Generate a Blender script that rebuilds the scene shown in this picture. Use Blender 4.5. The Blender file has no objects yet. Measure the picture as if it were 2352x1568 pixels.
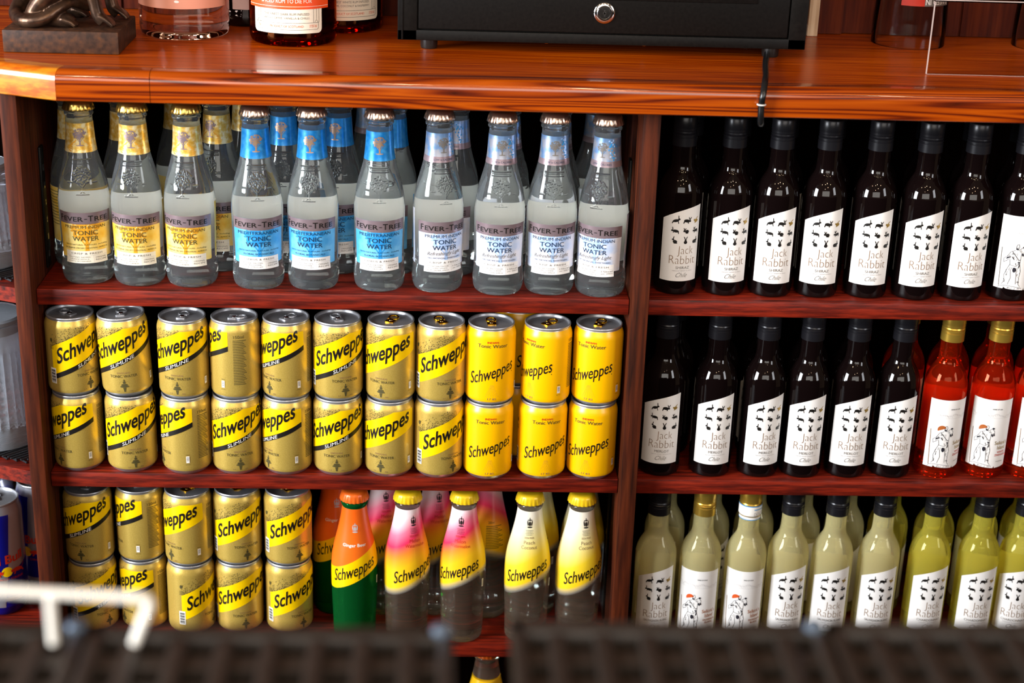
import bpy, bmesh, math, random
from mathutils import Matrix, Vector
from math import sin, cos, pi, radians as rad

S = bpy.context.scene
COL = S.collection
random.seed(7)

# ------------------------------------------------------------------ camera
cd = bpy.data.cameras.new('camera')
cam = bpy.data.objects.new('camera', cd)
COL.objects.link(cam)
cd.sensor_width = 36.0
cd.lens = 36.0 * 3700 / 2352
cd.clip_start = 0.02
M3 = Matrix(((0.998726, -0.016554, -0.047659), (-0.038393, 0.363491, -0.930806), (0.032732, 0.93145, 0.362393)))
cam.matrix_world = Matrix.Translation((0.42845, -1.64617, 1.25691)) @ M3.to_4x4()
cd.dof.use_dof = True
cd.dof.focus_distance = 1.765
cd.dof.aperture_fstop = 4.3
S.camera = cam

# ------------------------------------------------------------------ light, world, exposure
S.view_settings.view_transform = 'Standard'
S.view_settings.look = 'None'
S.view_settings.gamma = 1.0
S.view_settings.exposure = 0.42
w = bpy.data.worlds.new('pub_ambience'); S.world = w; w.use_nodes = True
w.node_tree.nodes['Background'].inputs[0].default_value = (0.46, 0.31, 0.21, 1)
w.node_tree.nodes['Background'].inputs[1].default_value = 0.30


def area(name, loc, target, sx, sy, power, color):
    l = bpy.data.lights.new(name, 'AREA'); l.shape = 'RECTANGLE'; l.size = sx; l.size_y = sy
    l.energy = power; l.color = color
    o = bpy.data.objects.new(name, l); COL.objects.link(o); o.location = loc
    o.rotation_euler = (Vector(target) - Vector(loc)).to_track_quat('-Z', 'Y').to_euler()
    return o


area('window_light', (-2.7, -1.8, 1.6), (0.5, 0.0, 0.65), 1.3, 1.7, 240, (0.90, 0.95, 1.0))
area('front_fill_light', (0.2, -4.5, 1.9), (0.6, 0.0, 0.65), 3.2, 1.5, 60, (1.0, 0.95, 0.88))  # unseen soft source, added in front to brighten the back labels
area('far_window_light', (2.9, -2.4, 1.75), (0.6, 0.0, 0.6), 0.7, 1.2, 24, (0.95, 0.96, 1.0))
for i, (x, y, z) in enumerate([(-0.35, -1.5, 2.25), (0.35, -1.7, 2.3), (0.75, -1.55, 2.25), (1.5, -1.75, 2.3), (0.95, -2.6, 2.4), (0.1, -2.9, 2.4)]):
    l = bpy.data.lights.new('bar_spot_light', 'POINT'); l.energy = 8; l.color = (1.0, 0.70, 0.42); l.shadow_soft_size = 0.025
    o = bpy.data.objects.new('bar_spot_light', l); COL.objects.link(o); o.location = (x, y, z)
cy = S.cycles
cy.max_bounces = 10; cy.transmission_bounces = 9; cy.diffuse_bounces = 2; cy.glossy_bounces = 4; cy.transparent_max_bounces = 10
cy.sample_clamp_indirect = 30.0

# ------------------------------------------------------------------ materials


def lin(h):
    c = [int(h[i:i + 2], 16) / 255 for i in (1, 3, 5)]
    return tuple(((v / 12.92) if v <= .04045 else ((v + .055) / 1.055) ** 2.4) for v in c) + (1,)


def pm(name, color, rough=0.5, metal=0.0, **kw):
    m = bpy.data.materials.new(name); m.use_nodes = True
    b = m.node_tree.nodes['Principled BSDF']
    if isinstance(color, str): color = lin(color)
    b.inputs['Base Color'].default_value = color
    b.inputs['Roughness'].default_value = rough
    b.inputs['Metallic'].default_value = metal
    for k, v in kw.items():
        b.inputs[k.replace('_', ' ')].default_value = v
    m.diffuse_color = color
    return m


def N(m, t, **kw):
    n = m.node_tree.nodes.new(t)
    for k, v in kw.items(): setattr(n, k, v)
    return n


def ramp(m, stops, interp='LINEAR'):
    r = N(m, 'ShaderNodeValToRGB'); e = r.color_ramp.elements
    r.color_ramp.interpolation = interp
    while len(e) < len(stops): e.new(0.5)
    for el, (p, c) in zip(e, stops):
        el.position = p; el.color = lin(c) if isinstance(c, str) else c
    return r


def wood(name, stops, scale, rough=0.35, coat=0.0, axis='X', wave=0.0, bump=0.0, wscale=30, spec=0.5):
    m = pm(name, (0.2, 0.05, 0.02, 1), rough, Coat_Weight=coat, Coat_Roughness=0.08, Specular_IOR_Level=spec)
    L = m.node_tree.links; b = m.node_tree.nodes['Principled BSDF']
    tc = N(m, 'ShaderNodeTexCoord'); mp = N(m, 'ShaderNodeMapping')
    mp.inputs['Scale'].default_value = scale
    L.new(tc.outputs['Object'], mp.inputs['Vector'])
    nz = N(m, 'ShaderNodeTexNoise'); nz.inputs['Scale'].default_value = 1.0; nz.inputs['Detail'].default_value = 7; nz.inputs['Roughness'].default_value = 0.62
    L.new(mp.outputs['Vector'], nz.inputs['Vector'])
    fac = nz.outputs['Fac']
    if wave:
        n2 = N(m, 'ShaderNodeTexNoise'); n2.inputs['Scale'].default_value = 0.16; n2.inputs['Detail'].default_value = 2
        L.new(mp.outputs['Vector'], n2.inputs['Vector'])
        mu = N(m, 'ShaderNodeMath', operation='MULTIPLY'); mu.inputs[1].default_value = wscale
        L.new(n2.outputs['Fac'], mu.inputs[0])
        fr = N(m, 'ShaderNodeMath', operation='PINGPONG'); fr.inputs[1].default_value = 1.0
        L.new(mu.outputs[0], fr.inputs[0])
        mx = N(m, 'ShaderNodeMath', operation='MULTIPLY'); mx.inputs[1].default_value = wave
        L.new(fr.outputs[0], mx.inputs[0])
        m2 = N(m, 'ShaderNodeMath', operation='MULTIPLY'); m2.inputs[1].default_value = 1 - wave
        L.new(fac, m2.inputs[0])
        ad = N(m, 'ShaderNodeMath', operation='ADD'); L.new(mx.outputs[0], ad.inputs[0]); L.new(m2.outputs[0], ad.inputs[1])
        fac = ad.outputs[0]
    r = ramp(m, stops); L.new(fac, r.inputs[0]); L.new(r.outputs[0], b.inputs['Base Color'])
    if bump:
        bp = N(m, 'ShaderNodeBump'); bp.inputs['Strength'].default_value = bump; bp.inputs['Distance'].default_value = 0.001
        L.new(fac, bp.inputs['Height']); L.new(bp.outputs[0], b.inputs['Normal'])
    return m


def noisy(m, stops, scale, detail=4, coord='Object'):
    L = m.node_tree.links; b = m.node_tree.nodes['Principled BSDF']
    tc = N(m, 'ShaderNodeTexCoord'); nz = N(m, 'ShaderNodeTexNoise'); nz.inputs['Scale'].default_value = scale; nz.inputs['Detail'].default_value = detail
    L.new(tc.outputs[coord], nz.inputs['Vector'])
    r = ramp(m, stops); L.new(nz.outputs['Fac'], r.inputs[0]); L.new(r.outputs[0], b.inputs['Base Color'])
    return m


def glass(name, color, ior=1.45, rough=0.0):
    m = bpy.data.materials.new(name); m.use_nodes = True; nt = m.node_tree
    nt.nodes.remove(nt.nodes['Principled BSDF'])
    g = N(m, 'ShaderNodeBsdfGlass'); g.inputs['Color'].default_value = lin(color) if isinstance(color, str) else color
    g.inputs['IOR'].default_value = ior; g.inputs['Roughness'].default_value = rough
    nt.links.new(g.outputs[0], nt.nodes['Material Output'].inputs['Surface'])
    return m


def glow_mix(m, color, k):
    """mixes diffuse colour into the glass in place of the light seen through it"""
    nt = m.node_tree; out = nt.nodes['Material Output']; g = out.inputs['Surface'].links[0].from_node
    d = N(m, 'ShaderNodeBsdfDiffuse'); d.inputs['Color'].default_value = lin(color)
    x = N(m, 'ShaderNodeMixShader'); x.inputs[0].default_value = k
    nt.links.new(g.outputs[0], x.inputs[1]); nt.links.new(d.outputs[0], x.inputs[2]); nt.links.new(x.outputs[0], out.inputs['Surface'])
    return m


def thin_glass(name, tint, blend=0.25):
    m = bpy.data.materials.new(name); m.use_nodes = True; nt = m.node_tree
    nt.nodes.remove(nt.nodes['Principled BSDF'])
    t = N(m, 'ShaderNodeBsdfTransparent'); t.inputs[0].default_value = tint
    g = N(m, 'ShaderNodeBsdfGlossy'); g.inputs['Roughness'].default_value = 0.02
    lw = N(m, 'ShaderNodeLayerWeight'); lw.inputs[0].default_value = blend
    x = N(m, 'ShaderNodeMixShader')
    nt.links.new(lw.outputs['Fresnel'], x.inputs[0]); nt.links.new(t.outputs[0], x.inputs[1]); nt.links.new(g.outputs[0], x.inputs[2])
    nt.links.new(x.outputs[0], nt.nodes['Material Output'].inputs['Surface'])
    return m


def uvgrad(m, stops, kx, lo, hi, alpha=None):
    """colour by printed height: ramp over (v - kx*u) between lo and hi (metres on the print)"""
    L = m.node_tree.links; b = m.node_tree.nodes['Principled BSDF']
    tc = N(m, 'ShaderNodeUVMap'); sp = N(m, 'ShaderNodeSeparateXYZ'); L.new(tc.outputs[0], sp.inputs[0])
    mu = N(m, 'ShaderNodeMath', operation='MULTIPLY'); mu.inputs[1].default_value = -kx; L.new(sp.outputs[0], mu.inputs[0])
    ad = N(m, 'ShaderNodeMath', operation='ADD'); L.new(sp.outputs[1], ad.inputs[0]); L.new(mu.outputs[0], ad.inputs[1])
    mr = N(m, 'ShaderNodeMapRange'); mr.inputs['From Min'].default_value = lo; mr.inputs['From Max'].default_value = hi
    L.new(ad.outputs[0], mr.inputs['Value'])
    r = ramp(m, stops); L.new(mr.outputs[0], r.inputs[0]); L.new(r.outputs[0], b.inputs['Base Color'])
    if alpha:
        a = ramp(m, alpha); L.new(mr.outputs[0], a.inputs[0]); L.new(a.outputs[0], b.inputs['Alpha'])
    return m


W1 = lambda v: (v, v, v, 1)
MT = {}
MT['counter'] = wood('varnished_wood_top', [(0.3, '#3a0d00'), (0.42, '#923000'), (0.55, '#bc4e02'), (0.75, '#d86c06')], (6, 330, 60), 0.28, 0.05, spec=0.3)
MT['edge'] = wood('varnished_wood_edge', [(0.2, '#2a0900'), (0.34, '#5e1a02'), (0.48, '#8c3402'), (0.8, '#ac4c04')], (5, 60, 170), 0.22, 0.6, wave=0.42, wscale=46, spec=0.4)
MT['edge_pale'] = wood('varnished_wood_endgrain', [(0.2, '#6b2108'), (0.42, '#b5560c'), (0.6, '#d8841a'), (0.8, '#e89c28')], (14, 60, 120), 0.25, 0.5)
MT['shelf'] = wood('red_mahogany', [(0.3, '#1c0602'), (0.45, '#571207'), (0.58, '#7c1f0c'), (0.8, '#902910')], (16, 260, 200), 0.45, 0.0, spec=0.3)
MT['post'] = wood('brown_mahogany', [(0.28, '#180702'), (0.45, '#3c1607'), (0.6, '#52210c'), (0.8, '#642d11')], (160, 160, 9), 0.6, 0.0, spec=0.15)
MT['darkwood'] = wood('dark_wood', [(0.3, '#040201'), (0.6, '#0a0403'), (0.8, '#100604')], (90, 90, 6), 0.7, spec=0.0)
MT['wall'] = wood('panel_wood', [(0.25, '#1c0702'), (0.45, '#401204'), (0.6, '#511c07'), (0.8, '#60270c')], (170, 60, 7), 0.55, 0.0, spec=0.12)
MT['batten'] = wood('pale_wood', [(0.3, '#a98a6a'), (0.6, '#cbb192'), (0.8, '#d9c4a6')], (200, 100, 8), 0.6)
MT['blackmetal'] = noisy(pm('black_painted_steel', '#0b0a09', 0.45, 0.0, Specular_IOR_Level=0.15), [(0.3, '#080706'), (0.7, '#100e0c')], 300)
MT['blackplastic'] = pm('black_plastic', '#191512', 0.42)
MT['tray'] = noisy(pm('black_rubber_grid', '#1d1814', 0.5), [(0.3, '#231d18'), (0.7, '#2e2721')], 120)
MT['corner_glint'] = pm('bluish_glint', '#6f7f92', 0.25, 0.6)  # bluish base colour stands in for a highlight
MT['white_wire'] = pm('white_coated_wire', '#f2efe6', 0.35)
MT['chrome'] = pm('chrome', '#d6d6d6', 0.12, 1.0)
MT['steel'] = pm('can_aluminium', '#c9cbd0', 0.3, 0.85)
MT['lid'] = pm('can_lid_metal', '#b4b5ba', 0.36, 0.75)
MT['gold_tab'] = pm('gold_tab_metal', '#d9a21c', 0.22, 1.0)
MT['can_gold'] = noisy(pm('gold_can_print', '#d0ae50', 0.34, 0.5), [(0.3, '#d2b052'), (0.7, '#debe60')], 900, 1)
MT['can_yellow'] = pm('yellow_can_print', '#ffbe00', 0.3, 0.0)
MT['band_yellow'] = pm('band_yellow_print', '#ffd200', 0.32)
MT['ink_black'] = pm('black_ink', '#171310', 0.4)
MT['ink_red'] = pm('red_ink', '#c42b12', 0.45)
MT['ink_grey'] = pm('grey_ink', '#6c655e', 0.5)
MT['ink_lightgrey'] = pm('light_grey_ink', '#b9b4b4', 0.5)
MT['ink_brown'] = pm('brown_ink', '#8a6a4c', 0.45)
MT['ink_gold'] = pm('gold_ink', '#a8883e', 0.35, 0.4)
MT['ink_white'] = pm('white_ink', '#f4f0e8', 0.45)
MT['ink_navy'] = pm('navy_ink', '#142c4c', 0.45)
MT['ink_sketch'] = pm('sketch_ink', '#23222c', 0.5)
MT['ink_olive'] = pm('dark_olive_ink', '#4b4422', 0.5)
MT['ink_orange'] = pm('orange_ink', '#d8571c', 0.45)
MT['ink_tan'] = pm('tan_ink', '#b0602a', 0.45)
MT['paper'] = pm('white_label_paper', '#f4f1ee', 0.5)
MT['paper_cream'] = pm('cream_label_paper', '#f1ead8', 0.5)
MT['paper_back'] = pm('label_reverse', '#fbf9f7', 0.6)
MT['foil'] = pm('silver_foil', '#9c888e', 0.28, 0.5)
MT['foil_gold'] = noisy(pm('gold_foil', '#dba42c', 0.3, 0.4), [(0.38, '#f6e4b0'), (0.52, '#e8c060'), (0.7, '#dca430')], 190, 3)
MT['foil_blue'] = noisy(pm('blue_foil', '#1d86cf', 0.3, 0.35), [(0.4, '#0e7cc8'), (0.7, '#3f9ad8')], 160, 3)
MT['foil_pale'] = noisy(pm('pale_foil', '#b7bfd6', 0.28, 0.65), [(0.42, '#c4c6d2'), (0.56, '#8fb4e0'), (0.7, '#7fa6dc')], 110, 3)
MT['lab_yellow'] = noisy(pm('yellow_label', '#efcf72', 0.4), [(0.4, '#f2d987'), (0.56, '#efc650'), (0.7, '#e8b030')], 60, 3)
MT['lab_blue'] = noisy(pm('blue_label', '#52a9e2', 0.4), [(0.4, '#6fbdec'), (0.6, '#48a2e0')], 60, 3)
MT['lab_pale'] = noisy(pm('pale_label', '#dde2f2', 0.4), [(0.42, '#e6e6f0'), (0.6, '#c3d4f2')], 60, 3)
MT['tree_gold'] = pm('amber_tree_print', '#e2a023', 0.4)
MT['tree_blue'] = pm('blue_tree_print', '#2b93d8', 0.4)
MT['tree_pale'] = pm('pale_blue_tree_print', '#a9c4ee', 0.4)
MT['tree_foil'] = pm('copper_tree_foil', '#c9a58a', 0.3, 0.8)
MT['cap_gold'] = pm('gold_crown_metal', '#d9b25c', 0.22, 0.95)
MT['cap_copper'] = pm('copper_crown_metal', '#d8b8a4', 0.22, 0.95)
MT['cap_yellow'] = pm('yellow_crown_paint', '#eec51c', 0.3, 0.1)
MT['cap_orange'] = pm('orange_crown_paint', '#e8641a', 0.3, 0.1)
MT['screw_black'] = pm('black_screw_cap', '#1b1a1e', 0.3, 0.3)
MT['screw_gold'] = pm('gold_screw_cap', '#d6ad48', 0.3, 0.8)
MT['tonic_glass'] = glass('tonic_bottle_glass', (0.95, 0.975, 0.97, 1), 1.40)
MT['clear_glass'] = glass('clear_glass', (0.96, 0.98, 0.97, 1), 1.42)
MT['green_glass'] = glass('green_bottle_glass', (0.10, 0.62, 0.22, 1), 1.40)
MT['rose_glass'] = glass('rose_wine_bottle', (1.0, 0.36, 0.2, 1), 1.38)
MT['white_glass'] = glass('white_wine_bottle', (1.0, 0.96, 0.74, 1), 1.38)
MT['chard_glass'] = glass('yellow_wine_bottle', (1.0, 0.95, 0.5, 1), 1.38)
MT['rum_glass'] = glass('dark_rum_bottle', (0.55, 0.16, 0.05, 1), 1.42)
MT['gin_glass'] = glass('pink_gin_bottle', (0.97, 0.86, 0.8, 1), 1.42)
MT['juice_glass'] = pm('yellow_juice_bottle', '#e8b21c', 0.1, 0.0, Coat_Weight=1.0)
MT['red_wine'] = pm('red_wine_bottle_glass', (0.004, 0.002, 0.002, 1), 0.04, 0.0, Specular_IOR_Level=0.32)
MT['jar_glass'] = thin_glass('thin_clear_glass', (0.96, 0.95, 0.94, 1), 0.12)
MT['crystal'] = glow_mix(glass('cut_crystal', (0.95, 0.97, 1.0, 1), 1.5), '#d6dfec', 0.25)  # pale diffuse share painted in for the crystal's bright highlights
MT['acrylic'] = thin_glass('clear_acrylic', (0.96, 0.96, 0.96, 1), 0.12)
MT['acrylic_edge'] = pm('polished_acrylic_edge', '#b8a49c', 0.2)
MT['bronze'] = noisy(pm('dark_bronze', '#3d2a1f', 0.32, 0.75), [(0.35, '#3a2a22'), (0.6, '#5c4434'), (0.75, '#7a5a40')], 90, 5)
MT['bronze_base'] = noisy(pm('bronze_plinth', '#43302a', 0.55, 0.0, Specular_IOR_Level=0.25), [(0.35, '#2c1b12'), (0.55, '#42291b'), (0.75, '#563217')], 160, 6)
MT['cable'] = pm('black_cable_sheath', '#121213', 0.25)
MT['tie'] = pm('white_cable_tie', '#e9e2dc', 0.4)
MT['can_blue'] = pm('blue_can_print', '#1a1a9a', 0.28, 0.5)
MT['can_silver'] = pm('silver_can_print', '#b9bac4', 0.28, 0.7)
MT['mat_mesh'] = pm('dark_bar_mat', '#24272b', 0.4)
MT['floor'] = noisy(pm('dark_floor', '#231a15', 0.6), [(0.3, '#1a1310'), (0.7, '#2b211b')], 6)
MT['salmon'] = pm('salmon_label', '#e39a80', 0.4)
MT['orange_lab'] = pm('orange_label', '#f0511a', 0.4)
MT['pinkpaper'] = pm('pale_pink_label', '#dcbcb6', 0.5)
glow_mix(MT['tonic_glass'], '#e8eef4', 0.045); glow_mix(MT['clear_glass'], '#dcb89c', 0.05); glow_mix(MT['green_glass'], '#1f9a48', 0.15)  # diffuse shares stand in for light glowing inside the bottles
glow_mix(MT['white_glass'], '#fff4b4', 0.27); glow_mix(MT['chard_glass'], '#f8ec60', 0.22); glow_mix(MT['rose_glass'], '#ff4a18', 0.05)
MT['ginger'] = uvgrad(pm('ginger_print', '#ee6a1c', 0.3), [(0, '#f4781e'), (1, '#e85c12')], 0, 0.08, 0.18)
MT['melon'] = uvgrad(pm('melon_print', '#f0b01c', 0.3), [(0.0, '#d8d6d4'), (0.10, '#ffd21e'), (0.34, '#ffc61c'), (0.5, '#f58a2e'), (0.62, '#ee2f5c'), (0.76, '#f07a96'), (0.92, '#f6e2e4')], 0, 0.076, 0.175, [(0.0, W1(0)), (0.10, W1(1))])
MT['peach'] = uvgrad(pm('peach_print', '#f0d01c', 0.3), [(0.0, '#d8d6d4'), (0.10, '#ffd21e'), (0.36, '#ffdc32'), (0.6, '#f6e8a0'), (0.85, '#f4ecd8')], 0, 0.076, 0.175, [(0.0, W1(0)), (0.10, W1(1))])

# ------------------------------------------------------------------ mesh helpers


class MB:
    def __init__(s): s.v, s.f, s.m, s.uv, s.mats = [], [], [], {}, []

    def mi(s, mat):
        if isinstance(mat, str): mat = MT[mat]
        if mat not in s.mats: s.mats.append(mat)
        return s.mats.index(mat)

    def add(s, vs, fs, mat, uvs=None):
        o = len(s.v); s.v += [tuple(p) for p in vs]; k = s.mi(mat)
        for f in fs: s.f.append(tuple(i + o for i in f)); s.m.append(k)
        if uvs:
            for i, u in enumerate(uvs): s.uv[o + i] = u
        return s

    def box(s, x0, x1, y0, y1, z0, z1, mat, mw=None):
        vs = [(x, y, z) for x in (x0, x1) for y in (y0, y1) for z in (z0, z1)]
        if mw: vs = [mw @ Vector(p) for p in vs]
        return s.add(vs, [(0, 1, 3, 2), (4, 6, 7, 5), (0, 4, 5, 1), (2, 3, 7, 6), (0, 2, 6, 4), (1, 5, 7, 3)], mat)

    def rbox(s, x0, x1, y0, y1, z0, z1, mat, b=0.002, seg=2):
        bm = bmesh.new(); bmesh.ops.create_cube(bm, size=1)
        for v in bm.verts: v.co = Vector(((x0 + x1) / 2 + v.co.x * (x1 - x0), (y0 + y1) / 2 + v.co.y * (y1 - y0), (z0 + z1) / 2 + v.co.z * (z1 - z0)))
        bmesh.ops.bevel(bm, geom=bm.edges[:], offset=b, segments=seg, profile=0.5, affect='EDGES')
        return s.bm(bm, mat)

    def bm(s, bm, mat, mw=None):
        bm.verts.index_update()
        vs = [(mw @ v.co if mw else v.co.copy()) for v in bm.verts]
        fs = [tuple(v.index for v in f.verts) for f in bm.faces]
        bm.free(); return s.add(vs, fs, mat)

    def lathe(s, prof, mat, seg=48, close=True, c=(0, 0), mod=None, angs=None):
        """profile [(r,z)] from bottom to top, front (-y) is angle 0"""
        angs = angs or [2 * pi * i / seg for i in range(seg)]
        n = len(angs); vs = []
        for j, (r, z) in enumerate(prof):
            for a in angs:
                rr, zz = (mod(a, r, z) if mod else (r, z))
                vs.append((c[0] + rr * sin(a), c[1] - rr * cos(a), zz))
        fs = []
        for j in range(len(prof) - 1):
            for i in range(n):
                k = (i + 1) % n
                fs.append((j * n + i, j * n + k, (j + 1) * n + k, (j + 1) * n + i))
        if close:
            if prof[0][0] > 1e-6: fs.append(tuple(reversed(range(n))))
            if prof[-1][0] > 1e-6: fs.append(tuple((len(prof) - 1) * n + i for i in range(n)))
        return s.add(vs, fs, mat)

    def tube(s, pts, r, mat, seg=10, caps=True):
        pts = [Vector(p) for p in pts]; rs = r if isinstance(r, (list, tuple)) else [r] * len(pts)
        vs = []; up = None
        for i, p in enumerate(pts):
            t = (pts[min(i + 1, len(pts) - 1)] - pts[max(i - 1, 0)]).normalized()
            if up is None: up = t.orthogonal().normalized()
            up = (up - t * up.dot(t)).normalized(); sd = t.cross(up)
            for k in range(seg):
                a = 2 * pi * k / seg; vs.append(p + (up * cos(a) + sd * sin(a)) * rs[i])
        fs = [(i * seg + k, i * seg + (k + 1) % seg, (i + 1) * seg + (k + 1) % seg, (i + 1) * seg + k) for i in range(len(pts) - 1) for k in range(seg)]
        if caps: fs += [tuple(reversed(range(seg))), tuple((len(pts) - 1) * seg + k for k in range(seg))]
        return s.add(vs, fs, mat)

    def build(s, name, parent=None, smooth=35, loc=None):
        me = bpy.data.meshes.new(name); me.from_pydata(s.v, [], s.f)
        for m in s.mats: me.materials.append(m)
        me.polygons.foreach_set('material_index', s.m)
        if s.uv:
            ul = me.uv_layers.new(name='UVMap')
            for l in me.loops:
                ul.data[l.index].uv = s.uv.get(l.vertex_index, (0, 0))
        me.update()
        if smooth:
            me.polygons.foreach_set('use_smooth', [True] * len(me.polygons))
            me.set_sharp_from_angle(angle=rad(smooth))
        o = bpy.data.objects.new(name, me); COL.objects.link(o)
        if parent: o.parent = parent
        if loc: o.location = loc
        return o


def spline(pts, n=6):
    out = []
    P = [Vector(p) for p in pts]
    for i in range(len(P) - 1):
        p0, p1, p2, p3 = P[max(i - 1, 0)], P[i], P[i + 1], P[min(i + 2, len(P) - 1)]
        for k in range(n):
            t = k / n
            out.append(0.5 * ((2 * p1) + (-p0 + p2) * t + (2 * p0 - 5 * p1 + 4 * p2 - p3) * t * t + (-p0 + 3 * p1 - 3 * p2 + p3) * t ** 3))
    out.append(P[-1]); return out


def rz(pts, n=5):
    return [(max(p.x, 0), p.y) for p in spline([(r, z, 0) for r, z in pts], n)]


def rfun(prof):
    pr = sorted((z, r) for r, z in prof)

    def f(z):
        if z <= pr[0][0]: return pr[0][1]
        for (a, ra), (b, rb) in zip(pr, pr[1:]):
            if z <= b: return ra + (rb - ra) * (z - a) / max(b - a, 1e-9)
        return pr[-1][1]
    return f


# ---- flat artwork: polygons in (x, z), later wrapped round a bottle or can
TXT = {}


def raw_text(t, off, space):
    key = (t, off, space)
    if key not in TXT:
        c = bpy.data.curves.new('lettering', 'FONT'); c.body = t; c.size = 1.0; c.offset = off; c.resolution_u = 3; c.space_character = space
        o = bpy.data.objects.new('lettering', c); COL.objects.link(o)
        dg = bpy.context.evaluated_depsgraph_get()
        me = bpy.data.meshes.new_from_object(o.evaluated_get(dg))
        vs = [(v.co.x, v.co.y) for v in me.vertices]; fs = [tuple(p.vertices) for p in me.polygons]
        bpy.data.objects.remove(o); bpy.data.curves.remove(c); bpy.data.meshes.remove(me)
        TXT[key] = (vs, fs)
    return TXT[key]


def text(t, cx, z0, h, w=None, shear=0.0, rise=0.0, bold=0.0, space=1.0, flip=False):
    """lettering whose box stands on z0, h tall and w wide (natural width if None), centred on cx"""
    vs, fs = raw_text(t, bold, space)
    xs = [v[0] for v in vs]; ys = [v[1] for v in vs]
    bw, bh = max(xs) - min(xs), max(ys) - min(ys)
    ky = h / bh; kx = (w / bw) if w else ky
    out = []
    for x, y in vs:
        X = (x - min(xs) - bw / 2) * kx; Y = (y - min(ys)) * ky
        X += shear * (Y - h / 2); Y += rise * X
        if flip: X, Y = -X, h - Y
        out.append((cx + X, z0 + Y))
    return out, fs


def ell(cx, cz, rx, rz_, rot=0.0, n=14, a0=0, a1=2 * pi):
    full = abs(a1 - a0 - 2 * pi) < 1e-6
    pts = []
    for i in range(n if full else n + 1):
        a = a0 + (a1 - a0) * i / n; x, z = rx * cos(a), rz_ * sin(a)
        pts.append((cx + x * cos(rot) - z * sin(rot), cz + x * sin(rot) + z * cos(rot)))
    return pts, [tuple(range(len(pts)))]


def poly(*pts): return list(pts), [tuple(range(len(pts)))]


def rect(x0, x1, z0, z1): return poly((x0, z0), (x1, z0), (x1, z1), (x0, z1))


def rrect(x0, x1, z0, z1, r):
    pts = []
    for cx, cz, a in ((x1 - r, z1 - r, 0), (x0 + r, z1 - r, 90), (x0 + r, z0 + r, 180), (x1 - r, z0 + r, 270)):
        for k in range(5): pts.append((cx + r * cos(rad(a + 22.5 * k)), cz + r * sin(rad(a + 22.5 * k))))
    return pts, [tuple(range(len(pts)))]


def line(pts, t=0.0003):
    vs, fs = [], []
    for (x0, z0), (x1, z1) in zip(pts, pts[1:]):
        d = math.hypot(x1 - x0, z1 - z0) or 1e-9; nx, nz = -(z1 - z0) / d * t / 2, (x1 - x0) / d * t / 2
        o = len(vs); vs += [(x0 + nx, z0 + nz), (x0 - nx, z0 - nz), (x1 - nx, z1 - nz), (x1 + nx, z1 + nz)]; fs.append((o, o + 1, o + 2, o + 3))
    return vs, fs


def both(*shapes):
    vs, fs = [], []
    for a, b in shapes:
        o = len(vs); vs += a; fs += [tuple(i + o for i in f) for f in b]
    return vs, fs


def at(shape, dx, dz, k=1.0):
    return [(x * k + dx, z * k + dz) for x, z in shape[0]], shape[1]


def wrap(mb, shape, mat, R, off, r0, dx=0.002, dz=None, uvf=None, rot=0.0):
    """bend flat artwork onto the surface of revolution R(z); x is arc length at radius r0"""
    bm = bmesh.new()
    bv = [bm.verts.new((x, z, 0)) for x, z in shape[0]]
    for f in shape[1]:
        try: bm.faces.new([bv[i] for i in f])
        except ValueError: pass
    xs = [p[0] for p in shape[0]]; zs = [p[1] for p in shape[0]]
    for lo, hi, d, n in ((min(xs), max(xs), dx, (1, 0, 0)), (min(zs), max(zs), dz, (0, 1, 0))):
        if not d: continue
        k = math.ceil(lo / d + 1e-6)
        while k * d < hi - 1e-6:
            bmesh.ops.bisect_plane(bm, geom=bm.verts[:] + bm.edges[:] + bm.faces[:], plane_co=Vector(n) * (k * d), plane_no=n); k += 1
    bmesh.ops.triangulate(bm, faces=[f for f in bm.faces if len(f.verts) > 4])
    bmesh.ops.recalc_face_normals(bm, faces=bm.faces[:])
    bm.verts.index_update()
    vs, uvs = [], []
    for v in bm.verts:
        a = v.co.x / r0 + rot; z = v.co.y; r = R(z) + off
        vs.append((r * sin(a), -r * cos(a), z)); uvs.append((v.co.x, z - (uvf(a) if uvf else 0)))
    fs = []
    for f in bm.faces:
        ii = [v.index for v in f.verts]
        c = sum((Vector(vs[i]) for i in ii), Vector()) / len(ii)
        p = [Vector(vs[i]) for i in ii[:3]]
        nn = (p[1] - p[0]).cross(p[2] - p[0])
        if nn.x * c.x + nn.y * c.y < 0: ii.reverse()
        fs.append(tuple(ii))
    bm.free()
    mb.add(vs, fs, mat, uvs)


def empty(name, label, cat, group=None, loc=(0, 0, 0), rot=0.0):
    o = bpy.data.objects.new(name, None); COL.objects.link(o); o.empty_display_size = 0.02
    return tag(o, label, cat, group, loc, rot)


def tag(o, label, cat, group=None, loc=None, rot=None):
    o['label'] = label; o['category'] = cat
    if group: o['group'] = group
    if loc is not None: o.location = loc
    if rot is not None: o.rotation_euler = (0, 0, rot)
    return o


def structure(o):
    o['kind'] = 'structure'; return o


PROTO = {}


def place(kind, label, group, loc, rot=0.0, tilt=None):
    """first use moves the model itself, later uses copy the thing and each of its parts"""
    src, used = PROTO[kind]
    if not used:
        r = src; PROTO[kind] = (src, True)
    else:
        r = src.copy(); COL.objects.link(r)
        for ch in src.children:
            c = ch.copy(); COL.objects.link(c); c.parent = r
            for g in ch.children:
                d = g.copy(); COL.objects.link(d); d.parent = c
    loc = (loc[0], loc[1], loc[2] + 0.0003)
    r.location = loc; r.rotation_euler = (tilt or (0, 0, 0))[:2] + (rot,) if tilt else (0, 0, rot)
    r['label'] = label; r['group'] = group
    return r


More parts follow.
